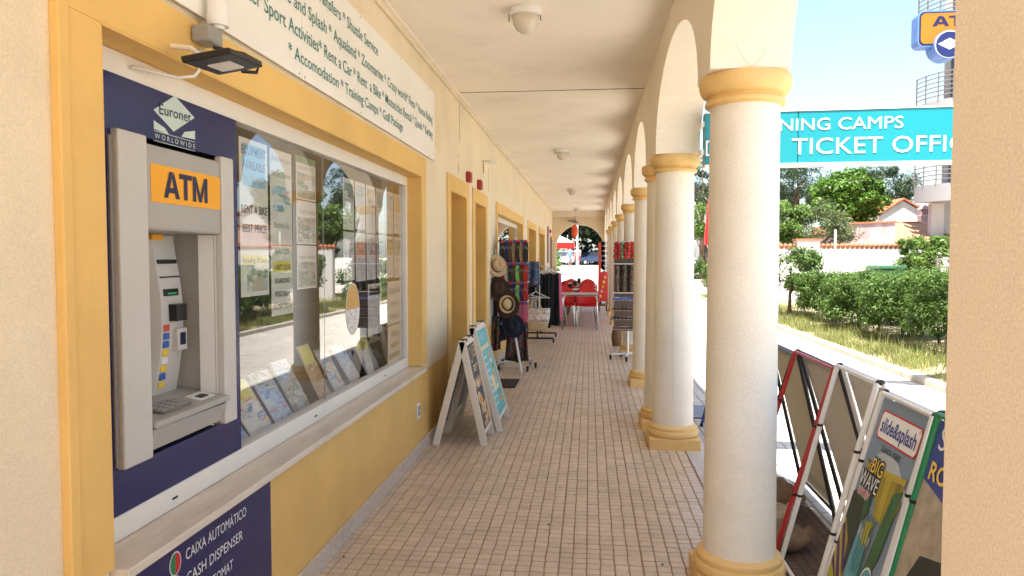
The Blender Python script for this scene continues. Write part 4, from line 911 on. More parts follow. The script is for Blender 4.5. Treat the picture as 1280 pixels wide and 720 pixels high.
for k, (dx, yy) in enumerate(((-.78, 15.7), (-.80, 16.6), (-.82, 18.3))): dup(ch, (dx, yy, 0), [1.2, 1.9, 1.4][k], ['red chair at the left wall beside the first table', 'red chair at the left wall beside the second table', 'red chair at the left wall beside the third table'][k])
def on_table(nm, lab, cat, x, yy, builder): 
    t = thing(nm, lab, cat, (x, yy, .7385)); builder(t, x, yy)
def napkin(t, x, yy): MB().box((x - .05, yy - .03, .739), (x + .05, yy + .03, .87)).build('holder', 'dark_metal', t, bevel=.006); MB().box((x - .045, yy - .02, .86), (x + .045, yy + .02, .89)).build('napkins', 'paper', t)
on_table('napkin_holder', 'dark napkin holder on the second café table', 'napkin holder', -.45, 17.0, napkin); on_table('napkin_holder', 'dark napkin holder on the third café table', 'napkin holder', -.38, 18.9, napkin); on_table('napkin_holder', 'dark napkin holder on the farthest café table', 'napkin holder', -.3, 20.8, napkin)
on_table('menu_card', 'pale menu card lying on the front café table', 'menu', -.38, 15.05, lambda t, x, yy: MB().box((x - .1, yy - .14, .739), (x + .1, yy + .14, .747)).build('card', 'menu_cream', t))
hb = thing('handbag', 'black handbag standing on the left of the café tables', 'bag', (-.93, 17.6, .901))
MB().box((-1.12, 17.5, .901), (-.72, 17.72, 1.12)).build('body', 'black_plastic', hb, bevel=.04); MB().tube([(-1.04, 17.6, 1.1), (-1.0, 17.6, 1.24), (-.86, 17.6, 1.24), (-.82, 17.6, 1.1)], .01, 6).build('handle', 'black_plastic', hb, smooth=True)
st_ = thing('bag_stool', 'dark wooden side table under the black handbag', 'table', (-.93, 17.6, 0)); MB().box((-1.15, 17.45, .86), (-.7, 17.78, .9)).build('top', mat('dark_wood', (.06, .035, .02), .6, .3, 20, stretch=(1, 8, 8)), st_)
for sx in (-1.12, -.73):
    for sy in (17.48, 17.75): MB().box((sx - .015, sy - .015, 0), (sx + .015, sy + .015, .86)).build('leg', 'dark_wood', st_)
# far postcard stand, ice cream board, wicker chair
pc = thing('postcard_stand', 'blue and white postcard stand near the end arch', 'postcard stand', (.46, 22.4, 0))
MB().tube([(.46, 22.4, 0), (.46, 22.4, 1.98)], .02, 8).build('post', 'steel_white', pc)
for k in range(7):
    for a in (0, 1): 
        cx, cyy = (.36 + .12 * a, 22.3); MB().box((cx, cyy - .02 * a, .95 + k * .15), (cx + .11, cyy, 1.06 + k * .15)).build('card_pocket', 'print_cards', pc)
MB().lathe([(.25, 0.0), (.25, .03), (.05, .06)], (.46, 22.4, 0), 16).build('foot', 'dark_metal', pc)
pr = thing('display_board', 'tall red display board standing behind the postcard stand', 'signboard', (.31, 22.8, 0)); MB().box((.27, 22.8, .3), (.36, 22.86, 1.95)).build('board', 'card_red', pr); MB().box((.25, 22.7, 0), (.38, 22.96, .3)).build('foot', 'dark_metal', pr)
ib = thing('ice_cream_board', 'red ice cream board standing near the end of the arcade', 'signboard', (.37, 19.9, 0))
MB().obox((.37, 19.9, .68), (.13, .02, 0), (0, .012, .0), (0, .03, .40)).build('panel', mat('ice_red', (.62, .03, .02), .4, .1, 6), ib, bevel=.006)
for k in range(5): MB().ball((.30 + .03 * k, 19.86, .42 + .13 * k), (.04, .006, .045), 10, 6).build('print', ['card_yellow', 'food_pink', 'orange_light'][k % 3], ib)
for s in (-.1, .1): MB().tube([(.37 + s, 19.9, .3), (.37 + s, 20.2, .0)], .014, 6).build('leg', 'dark_metal', ib); MB().tube([(.37 + s, 19.87, .3), (.37 + s, 19.84, .0)], .014, 6).build('leg', 'dark_metal', ib)
wk = thing('wicker_basket', 'low brown wicker basket beside the sunglasses rack', 'basket', (.46, 12.2, 0))
MB().lathe([(.07, .0), (.085, .1), (.09, .18), (.07, .27), (.06, .29)], (.46, 12.2, 0), 18).build('body', mat('wicker', (.2, .11, .05), .8, .3, 40, .6, 120), wk, smooth=40)
#PART4
# ------------------------------------------------------------------ street, verge, ground
def pavemat(name, c, joint, scale, wob=.15):
    m = bpy.data.materials.new(name); m.use_nodes = True; MATS[name] = m
    n = m.node_tree.nodes; l = m.node_tree.links; p = n['Principled BSDF']; p.inputs['Roughness'].default_value = .85
    g = n.new('ShaderNodeNewGeometry'); b = n.new('ShaderNodeTexBrick'); b.inputs['Scale'].default_value = scale
    mp = n.new('ShaderNodeMapping'); mp.inputs['Rotation'].default_value = (0, 0, math.pi / 2); l.new(g.outputs['Position'], mp.inputs[0]); l.new(mp.outputs[0], b.inputs['Vector'])
    b.inputs['Color1'].default_value = (*c, 1); b.inputs['Color2'].default_value = (*[k * .82 for k in c], 1); b.inputs['Mortar'].default_value = (*joint, 1)
    b.inputs['Mortar Size'].default_value = .018; b.inputs['Brick Width'].default_value = .5; b.inputs['Row Height'].default_value = .25
    t = n.new('ShaderNodeTexNoise'); t.inputs['Scale'].default_value = 1.3; t.inputs['Detail'].default_value = 8; l.new(g.outputs['Position'], t.inputs['Vector'])
    mr = n.new('ShaderNodeMapRange'); mr.inputs[3].default_value = .7; mr.inputs[4].default_value = 1.2; l.new(t.outputs[0], mr.inputs[0])
    s = n.new('ShaderNodeVectorMath'); s.operation = 'SCALE'; l.new(b.outputs[0], s.inputs[0]); l.new(mr.outputs[0], s.inputs['Scale']); l.new(s.outputs[0], p.inputs['Base Color'])
    bp = n.new('ShaderNodeBump'); bp.inputs['Strength'].default_value = .4; bp.inputs['Distance'].default_value = .01; l.new(b.outputs['Fac'], bp.inputs['Height']); bp.invert = True; l.new(bp.outputs[0], p.inputs['Normal'])
    return m
pavemat('street_paving', (.62, .58, .52), (.26, .23, .20), 2.4)
mat('ground_sand', (.50, .46, .40), .95, .2, .4, .2, 8); mat('soil', (.30, .25, .16), .95, .3, 5, .6, 30); mat('kerb_stone', (.46, .43, .38), .8, .15, 5, .3, 40, grime=.3)
struct(MB().quad([(-700, -300, -.16), (700, -300, -.16), (700, 1400, -.16), (-700, 1400, -.16)]).build('ground', 'ground_sand'))
struct(MB().quad([(.915, -14, -.12), (4.2, -14, -.12), (4.2, 60, -.12), (.915, 60, -.12)]).build('street_pavement', 'street_paving'))
kerb = struct(MB().box((4.2, -4, -.17), (4.31, 45, -.05)).build('kerb', 'kerb_stone'))
y = 6.0
while y < 30:
    MB().box((4.195, y, -.118), (4.32, y + .985, -.035 + random.uniform(-.005, .005))).build('kerb_stone', 'kerb_stone', kerb, bevel=.012); y += 1.0
def soilz(x, yv):
    k = min(1, max(0, (x - 4.33) / .45)); return -.043 * (1 - k) + k * (-.01 + .025 * math.sin(x * 1.7 + yv * .6) + .06 * min(1, max(0, (x - 4.5) / 1.5)) + .02 * math.sin(yv * 1.9))
vg = MB().sheet(lambda u, v: (4.29 + u * 3.2, -4 + v * 49, soilz(4.29 + u * 3.2, -4 + v * 49)), 28, 120); struct(vg.build('verge', 'soil', None, smooth=True))
struct(MB().quad([(.916, -6, -.116), (1.42, -6, -.116), (1.42, 5.4, -.116), (.916, 5.4, -.116)]).build('shade_brown_paving', pavemat('shade_brown_brick', (.13, .085, .065), (.05, .04, .035), 5)))  # brown brick strip; its dark tone stands in for shade beside the arcade
# grate and drain by the edging
dg = thing('drain_grate', 'grey metal drain grate in the shaded paving behind the second column', 'drain grate', (1.1, 7.6, -.12))
MB().box((.98, 7.3, -.119), (1.42, 7.95, -.112)).build('plate', mat('grate_dark', (.05, .05, .055), .7), dg)
for k in range(11): MB().box((.99, 7.32 + k * .057, -.112), (1.41, 7.345 + k * .057, -.104)).build('bar', mat('grate_steel', (.35, .37, .42), .5, .1, 8), dg)

leafmat('leaf_hedge', (.035, .075, .012), (.13, .22, .045)); leafmat('leaf_round', (.045, .11, .012), (.13, .24, .03)); leafmat('leaf_pine', (.02, .045, .018), (.06, .095, .04), .2)
leafmat('leaf_lime', (.07, .14, .02), (.16, .25, .05)); leafmat('leaf_dark', (.006, .014, .005), (.02, .04, .012), .15); leafmat('leaf_grass', (.11, .15, .03), (.36, .36, .14), .35); leafmat('leaf_olive', (.07, .10, .035), (.14, .17, .07))
mat('bark', (.10, .07, .05), .9, .3, 12, .6, 40, stretch=(1, 1, .3)); mat('bark_pine', (.14, .08, .05), .9, .3, 12, .6, 40, stretch=(1, 1, .3))
# grass
N = 60000; gx = 4.33 + np.abs(rng.normal(size=N)) * .75; gy = rng.uniform(6.5, 40, N); k = gx < 7.2; gx, gy = gx[k], gy[k]
pat = np.sin(gx * 5.1 + gy * 1.3) + np.sin(gy * 3.7) + rng.normal(size=len(gx)) * .8; k = pat > -.75; gx, gy = gx[k], gy[k]; n_ = len(gx)
gz = np.array([soilz(a, b) for a, b in zip(gx, gy)]); hh = rng.uniform(.03, .14, n_) * (1 + 1.3 * (rng.uniform(size=n_) > .9))
an = rng.uniform(0, 2 * math.pi, n_); dx, dy = np.cos(an) * .007, np.sin(an) * .007; lx, ly = rng.normal(size=n_) * .05, rng.normal(size=n_) * .05
v = np.stack([np.stack([gx - dx, gy - dy, gz - .01], 1), np.stack([gx + dx, gy + dy, gz - .01], 1), np.stack([gx + lx + dx * .2, gy + ly, gz + hh], 1)], 1).reshape(-1, 3)
me = bpy.data.meshes.new('grass'); me.from_pydata(v.tolist(), [], np.arange(3 * n_).reshape(-1, 3).tolist()); me.materials.append(MATS['leaf_grass'])
go = bpy.data.objects.new('grass', me); col.objects.link(go); tag(go, 'short dry green grass on the verge behind the kerb', 'grass', kind='stuff')

def clumps(c, rad, K, shell=.55):
    d = rng.normal(size=(K, 3)); d /= np.linalg.norm(d, axis=1, keepdims=True); r = (shell + (1 - shell) * rng.uniform(size=(K, 1)) ** .5) ; return np.array(c) + d * r * np.array(rad)
def leafcloud(cc, cr, per, center):
    K = len(cc); d = rng.normal(size=(K, per, 3)); d /= np.linalg.norm(d, axis=2, keepdims=True); r = rng.uniform(.35, 1, size=(K, per, 1)) ** .6
    crr = (cr * rng.uniform(.6, 1.3, size=(K, 1, 1))); p = cc[:, None, :] + d * r * crr * np.array([1, 1, .8]); return p.reshape(-1, 3), (d + np.array([0, 0, .6])).reshape(-1, 3)
def tree(name, label, cat, base, th, c, rad, K, cr, per, lm, ll, lw, tr=.12, group=None, bark='bark', limbs=9, shell=.55):
    t = thing(name, label, cat, base, group); cc = clumps(c, rad, K, shell); b = Vector(base); top = Vector(c)
    mb = MB(); mid = b.lerp(top, .5) + Vector((random.uniform(-.1, .1), random.uniform(-.1, .1), 0)) * th * .3; mb.tube([b, mid, top], [tr, tr * .75, tr * .35], 8)
    for q in cc[:limbs]:
        s = b.lerp(top, random.uniform(.45, .85)); e = Vector(q); mb.tube([s, s.lerp(e, .5) + Vector((0, 0, .08 * rad[2])), e], [tr * .4, tr * .25, tr * .08], 6)
    mb.build('trunk', bark, t, smooth=True); p, nn = leafcloud(cc, cr, per, c); leaves('crown', lm, p, nn, ll, lw, t); return t
def hedge(name, label, x0, x1, y0, y1, z0, z1, K, cr, per, lm, ll, lw, cat='hedge', group=None, stems=True):
    t = thing(name, label, cat, ((x0 + x1) / 2, (y0 + y1) / 2, 0), group)
    p = rng.uniform(size=(K, 3)); face = rng.integers(0, 5, K)
    p[face == 0, 0] *= .12; p[face == 1, 2] = 1 - p[face == 1, 2] * .12; p[face == 2, 1] *= .1; p[face == 3, 1] = 1 - p[face == 3, 1] * .1
    cc = np.array([x0, y0, z0]) + p * np.array([x1 - x0, y1 - y0, z1 - z0]); cc[:, 2] += .10 * np.sin(cc[:, 1] * 2.3) * (p[:, 2]) ; cc[:, 0] += .12 * np.sin(cc[:, 1] * 3.1 + 1)
    q, nn = leafcloud(cc, cr, per, None); leaves('foliage', lm, q, nn, ll, lw, t)
    if stems:
        mb = MB(); yy = y0 + .3
        while yy < y1:
            xx = x0 + (x1 - x0) * random.uniform(.3, .6); mb.tube([(xx, yy, -.05), (xx + random.uniform(-.1, .1), yy + random.uniform(-.1, .1), z0 + .35), (xx + random.uniform(-.3, .1), yy + random.uniform(-.2, .2), z1 - .2)], [.03, .022, .008], 6); yy += random.uniform(.35, .6)
        mb.build('stems', 'bark', t)
    return t
for k, (a, b, zt) in enumerate(((7.4, 10.6, 1.20), (10.6, 13.4, 1.15), (13.4, 16.0, 1.07), (16.0, 18.3, 1.0))):
    hedge('street_hedge', ['dense green hedge shrub nearest, beside the near pier', 'dense green hedge shrub, second along the street', 'dense green hedge shrub, third along the street', 'dense green hedge shrub at the far end beside the small tree'][k], 5.05, 6.5, a, b, .34, zt, 270, .19, 120, 'leaf_hedge', .066, .027, 'hedge', 'hedge shrubs along the street')
tree('small_tree', 'small round topped tree with a bare trunk at the end of the hedge', 'tree', (5.0, 18.7, -.02), 1.0, (5.05, 18.8, 1.22), (.75, .75, .5), 42, .24, 110, 'leaf_hedge', .09, .045, .05)
tree('small_tree', 'small round tree seen between the first two columns', 'tree', (4.75, 31, -.02), 2.4, (4.9, 31.2, 3.0), (.9, .9, .7), 40, .3, 90, 'leaf_lime', .13, .06, .06)
hedge('street_hedge', 'green hedge seen between the first two columns', 4.75, 6.2, 25, 34, .1, 1.25, 150, .3, 60, 'leaf_hedge', .12, .05)
hedge('bright_shrub', 'bright green low shrub in front of the far hedge', 4.45, 5.0, 22.5, 25, .0, .55, 40, .18, 60, 'leaf_lime', .09, .04, 'shrub', None, False)
tree('lime_shrub', 'light green feathery shrub left of the round tree', 'shrub', (7.7, 26, -.1), 2.0, (7.75, 26, 2.25), (1.25, 1.0, 1.0), 60, .34, 130, 'leaf_olive', .17, .03, .08)
tree('lime_shrub', 'bright leafy shrub at the left of the white wall', 'shrub', (6.6, 25.5, -.1), 1.6, (6.6, 25.5, 2.7), (.8, .7, .7), 36, .28, 110, 'leaf_lime', .13, .06, .06)
tree('round_tree', 'round bright green tree behind the pink house', 'tree', (10.85, 32, -.1), 3.0, (10.85, 32, 3.95), (1.42, 1.3, 1.15), 95, .36, 150, 'leaf_round', .17, .09, .12)
tree('pine_tree', 'dark umbrella pine behind the round tree', 'tree', (19.2, 50, -.1), 5, (19.2, 50, 6.0), (2.0, 1.9, 1.35), 70, .62, 150, 'leaf_pine', .34, .05, .22, 'dark pines behind the houses', 'bark_pine')
tree('pine_tree', 'dark pine at the left, beside the large column', 'tree', (12.4, 46, -.1), 5, (12.7, 46, 6.0), (1.7, 1.6, 1.6), 42, .55, 130, 'leaf_pine', .34, .05, .2, 'dark pines behind the houses', 'bark_pine', shell=.3)
tree('pine_tree', 'dark pine seen through the gap between two columns', 'tree', (7.0, 46, -.1), 5, (7.0, 46, 6.2), (1.6, 1.5, 1.5), 40, .5, 120, 'leaf_pine', .32, .05, .2, 'dark pines behind the houses', 'bark_pine')
tree('leafy_tree', 'leafy tree at the far right behind the houses', 'tree', (21.5, 52, -.1), 3, (21.5, 52, 4.1), (1.5, 1.4, .9), 30, .5, 90, 'leaf_olive', .25, .12, .15)

# ------------------------------------------------------------------ houses behind the hedge
mat('lime_wash', (.62, .60, .57), .85, .06, 1.2, .2, 30, grime=.15); mat('pink_wash', (.50, .34, .32), .85, .3, 2.2, .2, 30, grime=.5); mat('roof_clay', (.36, .13, .06), .85, .25, 3, .2, 20); mat('roof_pale', (.36, .20, .12), .85, .2, 2, .2, 20)
mat('rail_steel', (.22, .18, .15), .4, .08, 6, metal=.4); mat('window_dark', (.03, .035, .045), .12, .1, 4, spec=.6); mat('balcony_white', (.30, .285, .275), .7, .05, 1, grime=.1); mat('grey_render', (.46, .42, .39), .8, .08, 1)
gw = thing('garden_wall', 'white garden wall with a scalloped clay tile coping', 'wall', (8.4, 24, -.15))
MB().box((6.0, 24, -.15), (12.2, 24.25, 1.80)).build('wall', 'lime_wash', gw); MB().box((6.6, 23.9, -.15), (7.3, 24.3, 2.02)).build('pier', 'lime_wash', gw); MB().box((6.55, 23.86, 2.021), (7.35, 24.34, 2.08)).build('pier_cap', 'roof_clay', gw)
cp = MB(); x = 6.0
while x < 12.2: cp.tube([(x, 23.97, 1.81), (x, 24.12, 1.87), (x, 24.3, 1.81)], .065, 8); x += .145
q = cp.build('coping_tiles', 'roof_clay', gw, smooth=40); q['kind'] = 'stuff'
def pantile(name, p0, u, v, nu, m, parent, r=.07):
    mb = MB(); p0, u, v = Vector(p0), Vector(u), Vector(v)
    for k in range(nu): a = p0 + u * ((k + .5) / nu); mb.tube([a, a + v], r, 6)
    o = mb.build(name, m, parent, smooth=40); o['kind'] = 'stuff'; return o
ph = thing('pink_house', 'low house with flaking pink wall and clay tiled roof behind the garden wall', 'house', (11, 28.5, -.15))
MB().slab([(9.0, 27, -.15), (10.8, 27, -.15), (10.8, 27, 2.72), (9.3, 27, 2.66), (9.0, 27, 2.3)], (0, 4, 0)).build('wall', 'pink_wash', ph); MB().slab([(8.95, 26.95, 2.36), (9.28, 26.95, 2.72), (10.85, 26.95, 2.78), (10.85, 26.95, 2.722), (9.3, 26.95, 2.662), (9.0, 26.95, 2.302)], (0, 4.1, 0)).build('parapet_cap', 'roof_clay', ph)
MB().box((10.801, 27.6, -.15), (13.4, 31, 1.95)).build('rear_wall', 'lime_wash', ph); MB().slab([(10.81, 27.3, 1.93), (13.4, 27.3, 1.93), (13.4, 31, 2.78), (10.81, 31, 2.78)], (0, 0, .05)).build('roof', 'roof_pale', ph)
pantile('roof_tiles', (10.81, 27.28, 1.99), (2.6, 0, 0), (0, 3.72, .85), 17, 'roof_pale', ph); MB().tube([(10.8, 31, 2.84), (13.4, 31, 2.84)], .1, 8).build('ridge', 'roof_clay', ph)
MB().box((13.0, 27.2, -.15), (13.6, 27.5, 2.6)).build('chimney_breast', 'pink_wash', ph)
gh = thing('gable_house', 'white gabled house behind the pink house', 'house', (15.9, 38, -.15))
MB().slab([(14.4, 38, -.15), (16.7, 38, -.15), (16.7, 38, 3.6), (15.55, 38, 4.3), (14.4, 38, 3.55)], (0, 7, 0)).build('wall', 'lime_wash', gh)
MB().slab([(14.2, 37.85, 3.47), (15.55, 37.85, 4.36), (15.55, 37.85, 4.44), (14.15, 37.85, 3.53)], (0, 7.3, 0)).build('roof', 'roof_clay', gh); MB().slab([(15.551, 37.85, 4.36), (16.85, 37.85, 3.56), (16.9, 37.85, 3.62), (15.551, 37.85, 4.44)], (0, 7.3, 0)).build('roof', 'roof_clay', gh)
fh = thing('flat_house', 'white house block with one dark window right of the chimney', 'house', (17.5, 37, -.15)); MB().box((16.3, 36, -.15), (18.5, 42, 3.7)).build('wall', 'lime_wash', fh)
f_ = MB().box((17.1, 35.97, 3.05), (17.75, 36.02, 3.35)).build('window', 'window_dark', fh); MB().box((17.05, 35.95, 3.0), (17.8, 36.0, 3.045)).build('sill', 'lime_wash', f_); MB().slab([(16.2, 35.8, 3.7), (18.6, 35.8, 3.7), (18.6, 42, 4.2), (16.2, 42, 4.2)], (0, 0, .08)).build('roof', 'roof_clay', fh)
cm = thing('chimney', 'pink ornamental chimney with slotted top on the low roof', 'chimney', (14.35, 33, 2.6))
MB().box((13.3, 31.2, -.15), (16.2, 34, 2.5)).build('block', 'lime_wash', cm); MB().box((14.18, 32.8, 2.501), (14.52, 33.1, 3.25)).build('stack', 'pink_wash', cm); MB().box((14.12, 32.75, 3.251), (14.58, 33.15, 3.33)).build('collar', 'pink_wash', cm)
for k in range(4): MB().box((14.16 + k * .1, 32.8, 3.331), (14.22 + k * .1, 33.1, 3.55)).build('slat', 'pink_wash', cm)
MB().slab([(14.12, 32.76, 3.551), (14.58, 32.76, 3.551), (14.35, 32.76, 3.72)], (0, .38, 0)).build('cap', 'pink_wash', cm)
# curved balconies
bb = thing('apartment_building', 'white apartment building with curved railed balconies at the right', 'building', (15, 30, -.15))
MB().slab([(13.05, 28.6, -.15), (24, 28.6, -.15), (30, 40, -.15), (19.0, 40, -.15)], (0, 0, 14)).build('wall', 'balcony_white', bb); MB().box((12.6, 28.3, -.15), (13.04, 28.59, 3.48)).build('pillar', 'grey_render', bb)
for i, zt in enumerate((4.12, 7.1, 10.08)):
    cx, cy, rx, ry = 13.85, 28.6, 1.75, 2.1; arc = [(cx - rx * math.cos(a) , cy - ry * math.sin(a)) for a in np.linspace(0, math.pi / 2, 18)] 
    pts = [(a, b, zt) for a, b in arc] + [(cx + 3, cy - ry, zt), (cx + 3, cy, zt)]
    s = MB().slab(pts, (0, 0, -.62)).build('balcony', 'balcony_white', bb)
    for zz in [zt + .16 * k for k in range(1, 7)]: MB().tube([(a, b, zz) for a, b in arc] + [(cx + 3, cy - ry, zz)], .022, 6).build('rail', 'rail_steel', s)
    for a, b in arc[::3]: MB().tube([(a, b, zt), (a, b, zt + 1.0)], .028, 6).build('post', 'rail_steel', s)
    for k in range(3): d = MB().box((13.3 + k * 1.5, 28.55, zt + .02), (14.4 + k * 1.5, 28.595, zt + 2.2)).build('window', 'window_dark', bb); MB().box((13.82 + k * 1.5, 28.53, zt + .02), (13.88 + k * 1.5, 28.549, zt + 2.2)).build('mullion', 'balcony_white', d)
rl = thing('garden_railing', 'low grey metal railing right of the clipped hedge', 'railing', (10.6, 21.5, -.15))
for zz in (.6, .8, 1.0, 1.2, 1.42): MB().tube([(9.75, 21.6, zz), (12.0, 21.5, zz)], .028, 6).build('rail', 'rail_steel', rl)
for k in range(5): MB().tube([(9.8 + k * .55, 21.59 - k * .024, -.15), (9.8 + k * .55, 21.59 - k * .024, 1.45)], .03, 6).build('post', 'rail_steel', rl)
hedge('clipped_hedge', 'tall clipped hedge block beside the green waste container', 9.45, 11.2, 22.0, 23.2, .2, 1.95, 130, .2, 90, 'leaf_lime', .10, .05, 'hedge', None, False)
wc = thing('waste_container', 'green wheeled waste container in front of the white wall', 'waste container', (9.0, 22.9, -.15))
MB().slab([(8.6, 22.6, .1), (9.35, 22.6, .1), (9.42, 22.6, 1.12), (8.52, 22.6, 1.12)], (0, .8, 0)).build('bin', mat('bin_green', (.03, .10, .05), .5, .1, 6), wc, bevel=.03); MB().slab([(8.5, 22.55, 1.13), (9.44, 22.55, 1.13), (9.38, 22.55, 1.24), (8.56, 22.55, 1.24)], (0, .9, 0)).build('lid', 'bin_green', wc, bevel=.03)
for s in (8.5, 9.44): MB().tube([(s - .03, 23.0, 1.0), (s + .03, 23.0, 1.0)], .1, 12).build('pivot', 'grey_plastic', wc); MB().tube([(s + (.1 if s < 9 else -.1) - .03, 22.75, 0.0), (s + (.1 if s < 9 else -.1) + .03, 22.75, 0.0)], .15, 12).build('wheel', 'black_plastic', wc)
lp = thing('sign_post', 'thin grey post beside the white garden wall', 'post', (7.35, 23.4, -.15)); MB().tube([(7.6, 23.4, -.15), (7.6, 23.4, 2.35)], .04, 8).build('post', 'grey_render', lp)
tw = thing('apartment_tower', 'distant pale tower block seen between two columns', 'building', (18.2, 110, -.15)); MB().box((17.0, 110, -.15), (19.6, 118, 12.5)).build('wall', 'balcony_white', tw)
for i in range(5):
    for k in range(2): MB().box((17.35 + k * 1.1, 109.95, 1.5 + i * 2.1), (18.0 + k * 1.1, 110.02, 2.9 + i * 2.1)).build('window', 'window_dark', tw)
pf = thing('red_parasol', 'closed red parasol on a white pole between two columns', 'parasol', (4.15, 25.5, -.12)); MB().tube([(4.12, 25.5, -.12), (4.12, 25.5, 3.9)], .03, 8).build('pole', 'white_plastic', pf); MB().lathe([(.17, 1.9), (.2, 2.1), (.12, 2.9), (.03, 3.85)], (4.12, 25.5, 0), 12).build('canopy', 'red_plastic', pf)

# ------------------------------------------------------------------ signs over the street
ts = thing('hanging_sign', 'long turquoise hanging sign with white capitals over the street', 'sign', (1.8, 5.45, 2.15))
mat('turquoise', (.0, .22, .265), .35, .04, 1.5, spec=.5)
SX0, SX1 = .835, 3.3; SY = 5.42; dys = -.05
def sy(x): return SY + (x - SX0) * -.04
MB().slab([(SX0, sy(SX0), 2.175), (2.16 - .68, sy(1.48), 2.175), (1.48, sy(1.48), 2.54), (SX0, sy(SX0), 2.54)], (0, .12, 0)).build('panel', 'turquoise', ts, bevel=.003)
MB().slab([(1.484, sy(1.484), 2.175), (SX1, sy(SX1), 2.175), (SX1, sy(SX1), 2.54), (1.484, sy(1.484), 2.54)], (0, .12, 0)).build('panel', 'turquoise', ts, bevel=.003)
MB().slab([(SX0, sy(SX0) - .006, 2.155), (SX1, sy(SX1) - .006, 2.155), (SX1, sy(SX1) - .006, 2.173), (SX0, sy(SX0) - .006, 2.173)], (0, .132, 0)).build('lower_trim', 'white_aluminium', ts); MB().slab([(SX0, sy(SX0) - .006, 2.542), (SX1, sy(SX1) - .006, 2.542), (SX1, sy(SX1) - .006, 2.552), (SX0, sy(SX0) - .006, 2.552)], (0, .132, 0)).build('upper_trim', 'white_aluminium', ts)
uu = Vector((1, -.04, 0)).normalized(); 
def tx(s, xa, xb, z, h): text(s, (xa, sy(xa) - .004, z), uu, UZ, 'white_ink', ts, height=h, width=(xb - xa) * 1.0008)
tx('TRAI', .955, 1.325, 2.405, .085); tx('NING CAMPS', 1.355, 2.185, 2.405, .085); tx('D', .79 + .05, .93 - .01, 2.235, .115); tx('M', 1.235, 1.345, 2.235, .115); tx('TICKET OFFICE', 1.44, 2.70, 2.235, .115)
for zz in (2.25, 2.45): MB().box((AX1 - .02, SY + .02, zz), (SX0 + .1, SY + .16, zz + .04)).build('bracket', 'white_aluminium', ts)
# ATM lightbox on a pole
zs = thing('cash_sign', 'orange cash machine sign with a round navy emblem on a pole', 'sign', (4.35, 8.2, -.12)); mat('sign_blue', (.10, .22, .60), .4, .05, 4)
def rrect(x0, x1, z0, z1, r, y): 
    p = []
    for cx, cz, a0 in ((x1 - r, z1 - r, 0), (x0 + r, z1 - r, 90), (x0 + r, z0 + r, 180), (x1 - r, z0 + r, 270)): p += [(cx + r * math.cos(R(a0 + k * 18)), y, cz + r * math.sin(R(a0 + k * 18))) for k in range(6)]
    return p[::-1]
P0 = on('Y', 8.2, 1148, 14); P1 = on('Y', 8.2, 1148, 58.5); xl, zt, zb = P0.x, P0.z, P1.z
MB().slab(rrect(xl, xl + .78, zb, zt, .06, 8.2), (0, .16, 0)).build('case', 'sign_blue', zs); MB().slab(rrect(xl + .012, xl + .768, zb + .012, zt - .012, .05, 8.197), (0, .004, 0)).build('border', 'navy_dark', zs); MB().slab(rrect(xl + .028, xl + .752, zb + .028, zt - .028, .045, 8.193), (0, .004, 0)).build('face', mat('sign_orange', (.40, .13, .004), .4, .06, 5), zs)
atm_word((xl + .14, 8.19, zt - .165), UX, UZ, .50, .105, 'navy_dark', zs)
for rr, m, yy in ((.150, 'sign_blue', 8.16), (.143, 'white_ink', 8.157), (.135, 'navy_panel', 8.153)): MB().slab([(xl + .30 + rr * math.cos(a), yy, zb + .005 + rr * math.sin(a)) for a in np.linspace(2 * math.pi, 0, 32, endpoint=False)], (0, .2 if m == 'sign_blue' else .003, 0)).build('emblem_disc', m, zs)
MB().quad([(xl + .185, 8.15, zb + .01), (xl + .30, 8.15, zb - .05), (xl + .415, 8.15, zb + .01), (xl + .30, 8.15, zb + .07)]).build('emblem', 'white_ink', zs); text('Euronet', (xl + .30, 8.148, zb), UX, UZ, 'navy_dark', zs, height=.035, width=.16, align='C')
MB().tube([(xl + .7, 8.3, -.12), (xl + .7, 8.3, zt + .1)], .05, 10).build('pole', 'grey_render', zs)

# ------------------------------------------------------------------ banner frames on the pavement
mat('tube_red', (.42, .015, .02), .35, .08, 8, spec=.5); mat('tube_white', (.72, .70, .66), .35, .06, 8, spec=.5); mat('tube_green', (.01, .22, .08), .35, .08, 8, spec=.5); mat('tube_black', (.03, .03, .035), .4, .1, 8); mat('tube_blue', (.02, .05, .25), .4, .1, 8)
def clothmat(name, c, tr=.35):
    m = bpy.data.materials.new(name); m.use_nodes = True; MATS[name] = m; n = m.node_tree.nodes; l = m.node_tree.links; p = n['Principled BSDF']; p.inputs['Base Color'].default_value = (*c, 1); p.inputs['Roughness'].default_value = .6
    t = n.new('ShaderNodeBsdfTranslucent'); t.inputs[0].default_value = (*c, 1); x = n.new('ShaderNodeMixShader'); x.inputs[0].default_value = tr; l.new(p.outputs[0], x.inputs[1]); l.new(t.outputs[0], x.inputs[2]); l.new(x.outputs[0], n['Material Output'].inputs[0])
clothmat('banner_back', (.62, .57, .49), .22); clothmat('banner_pale', (.56, .50, .37), .25)
GZ = -.12
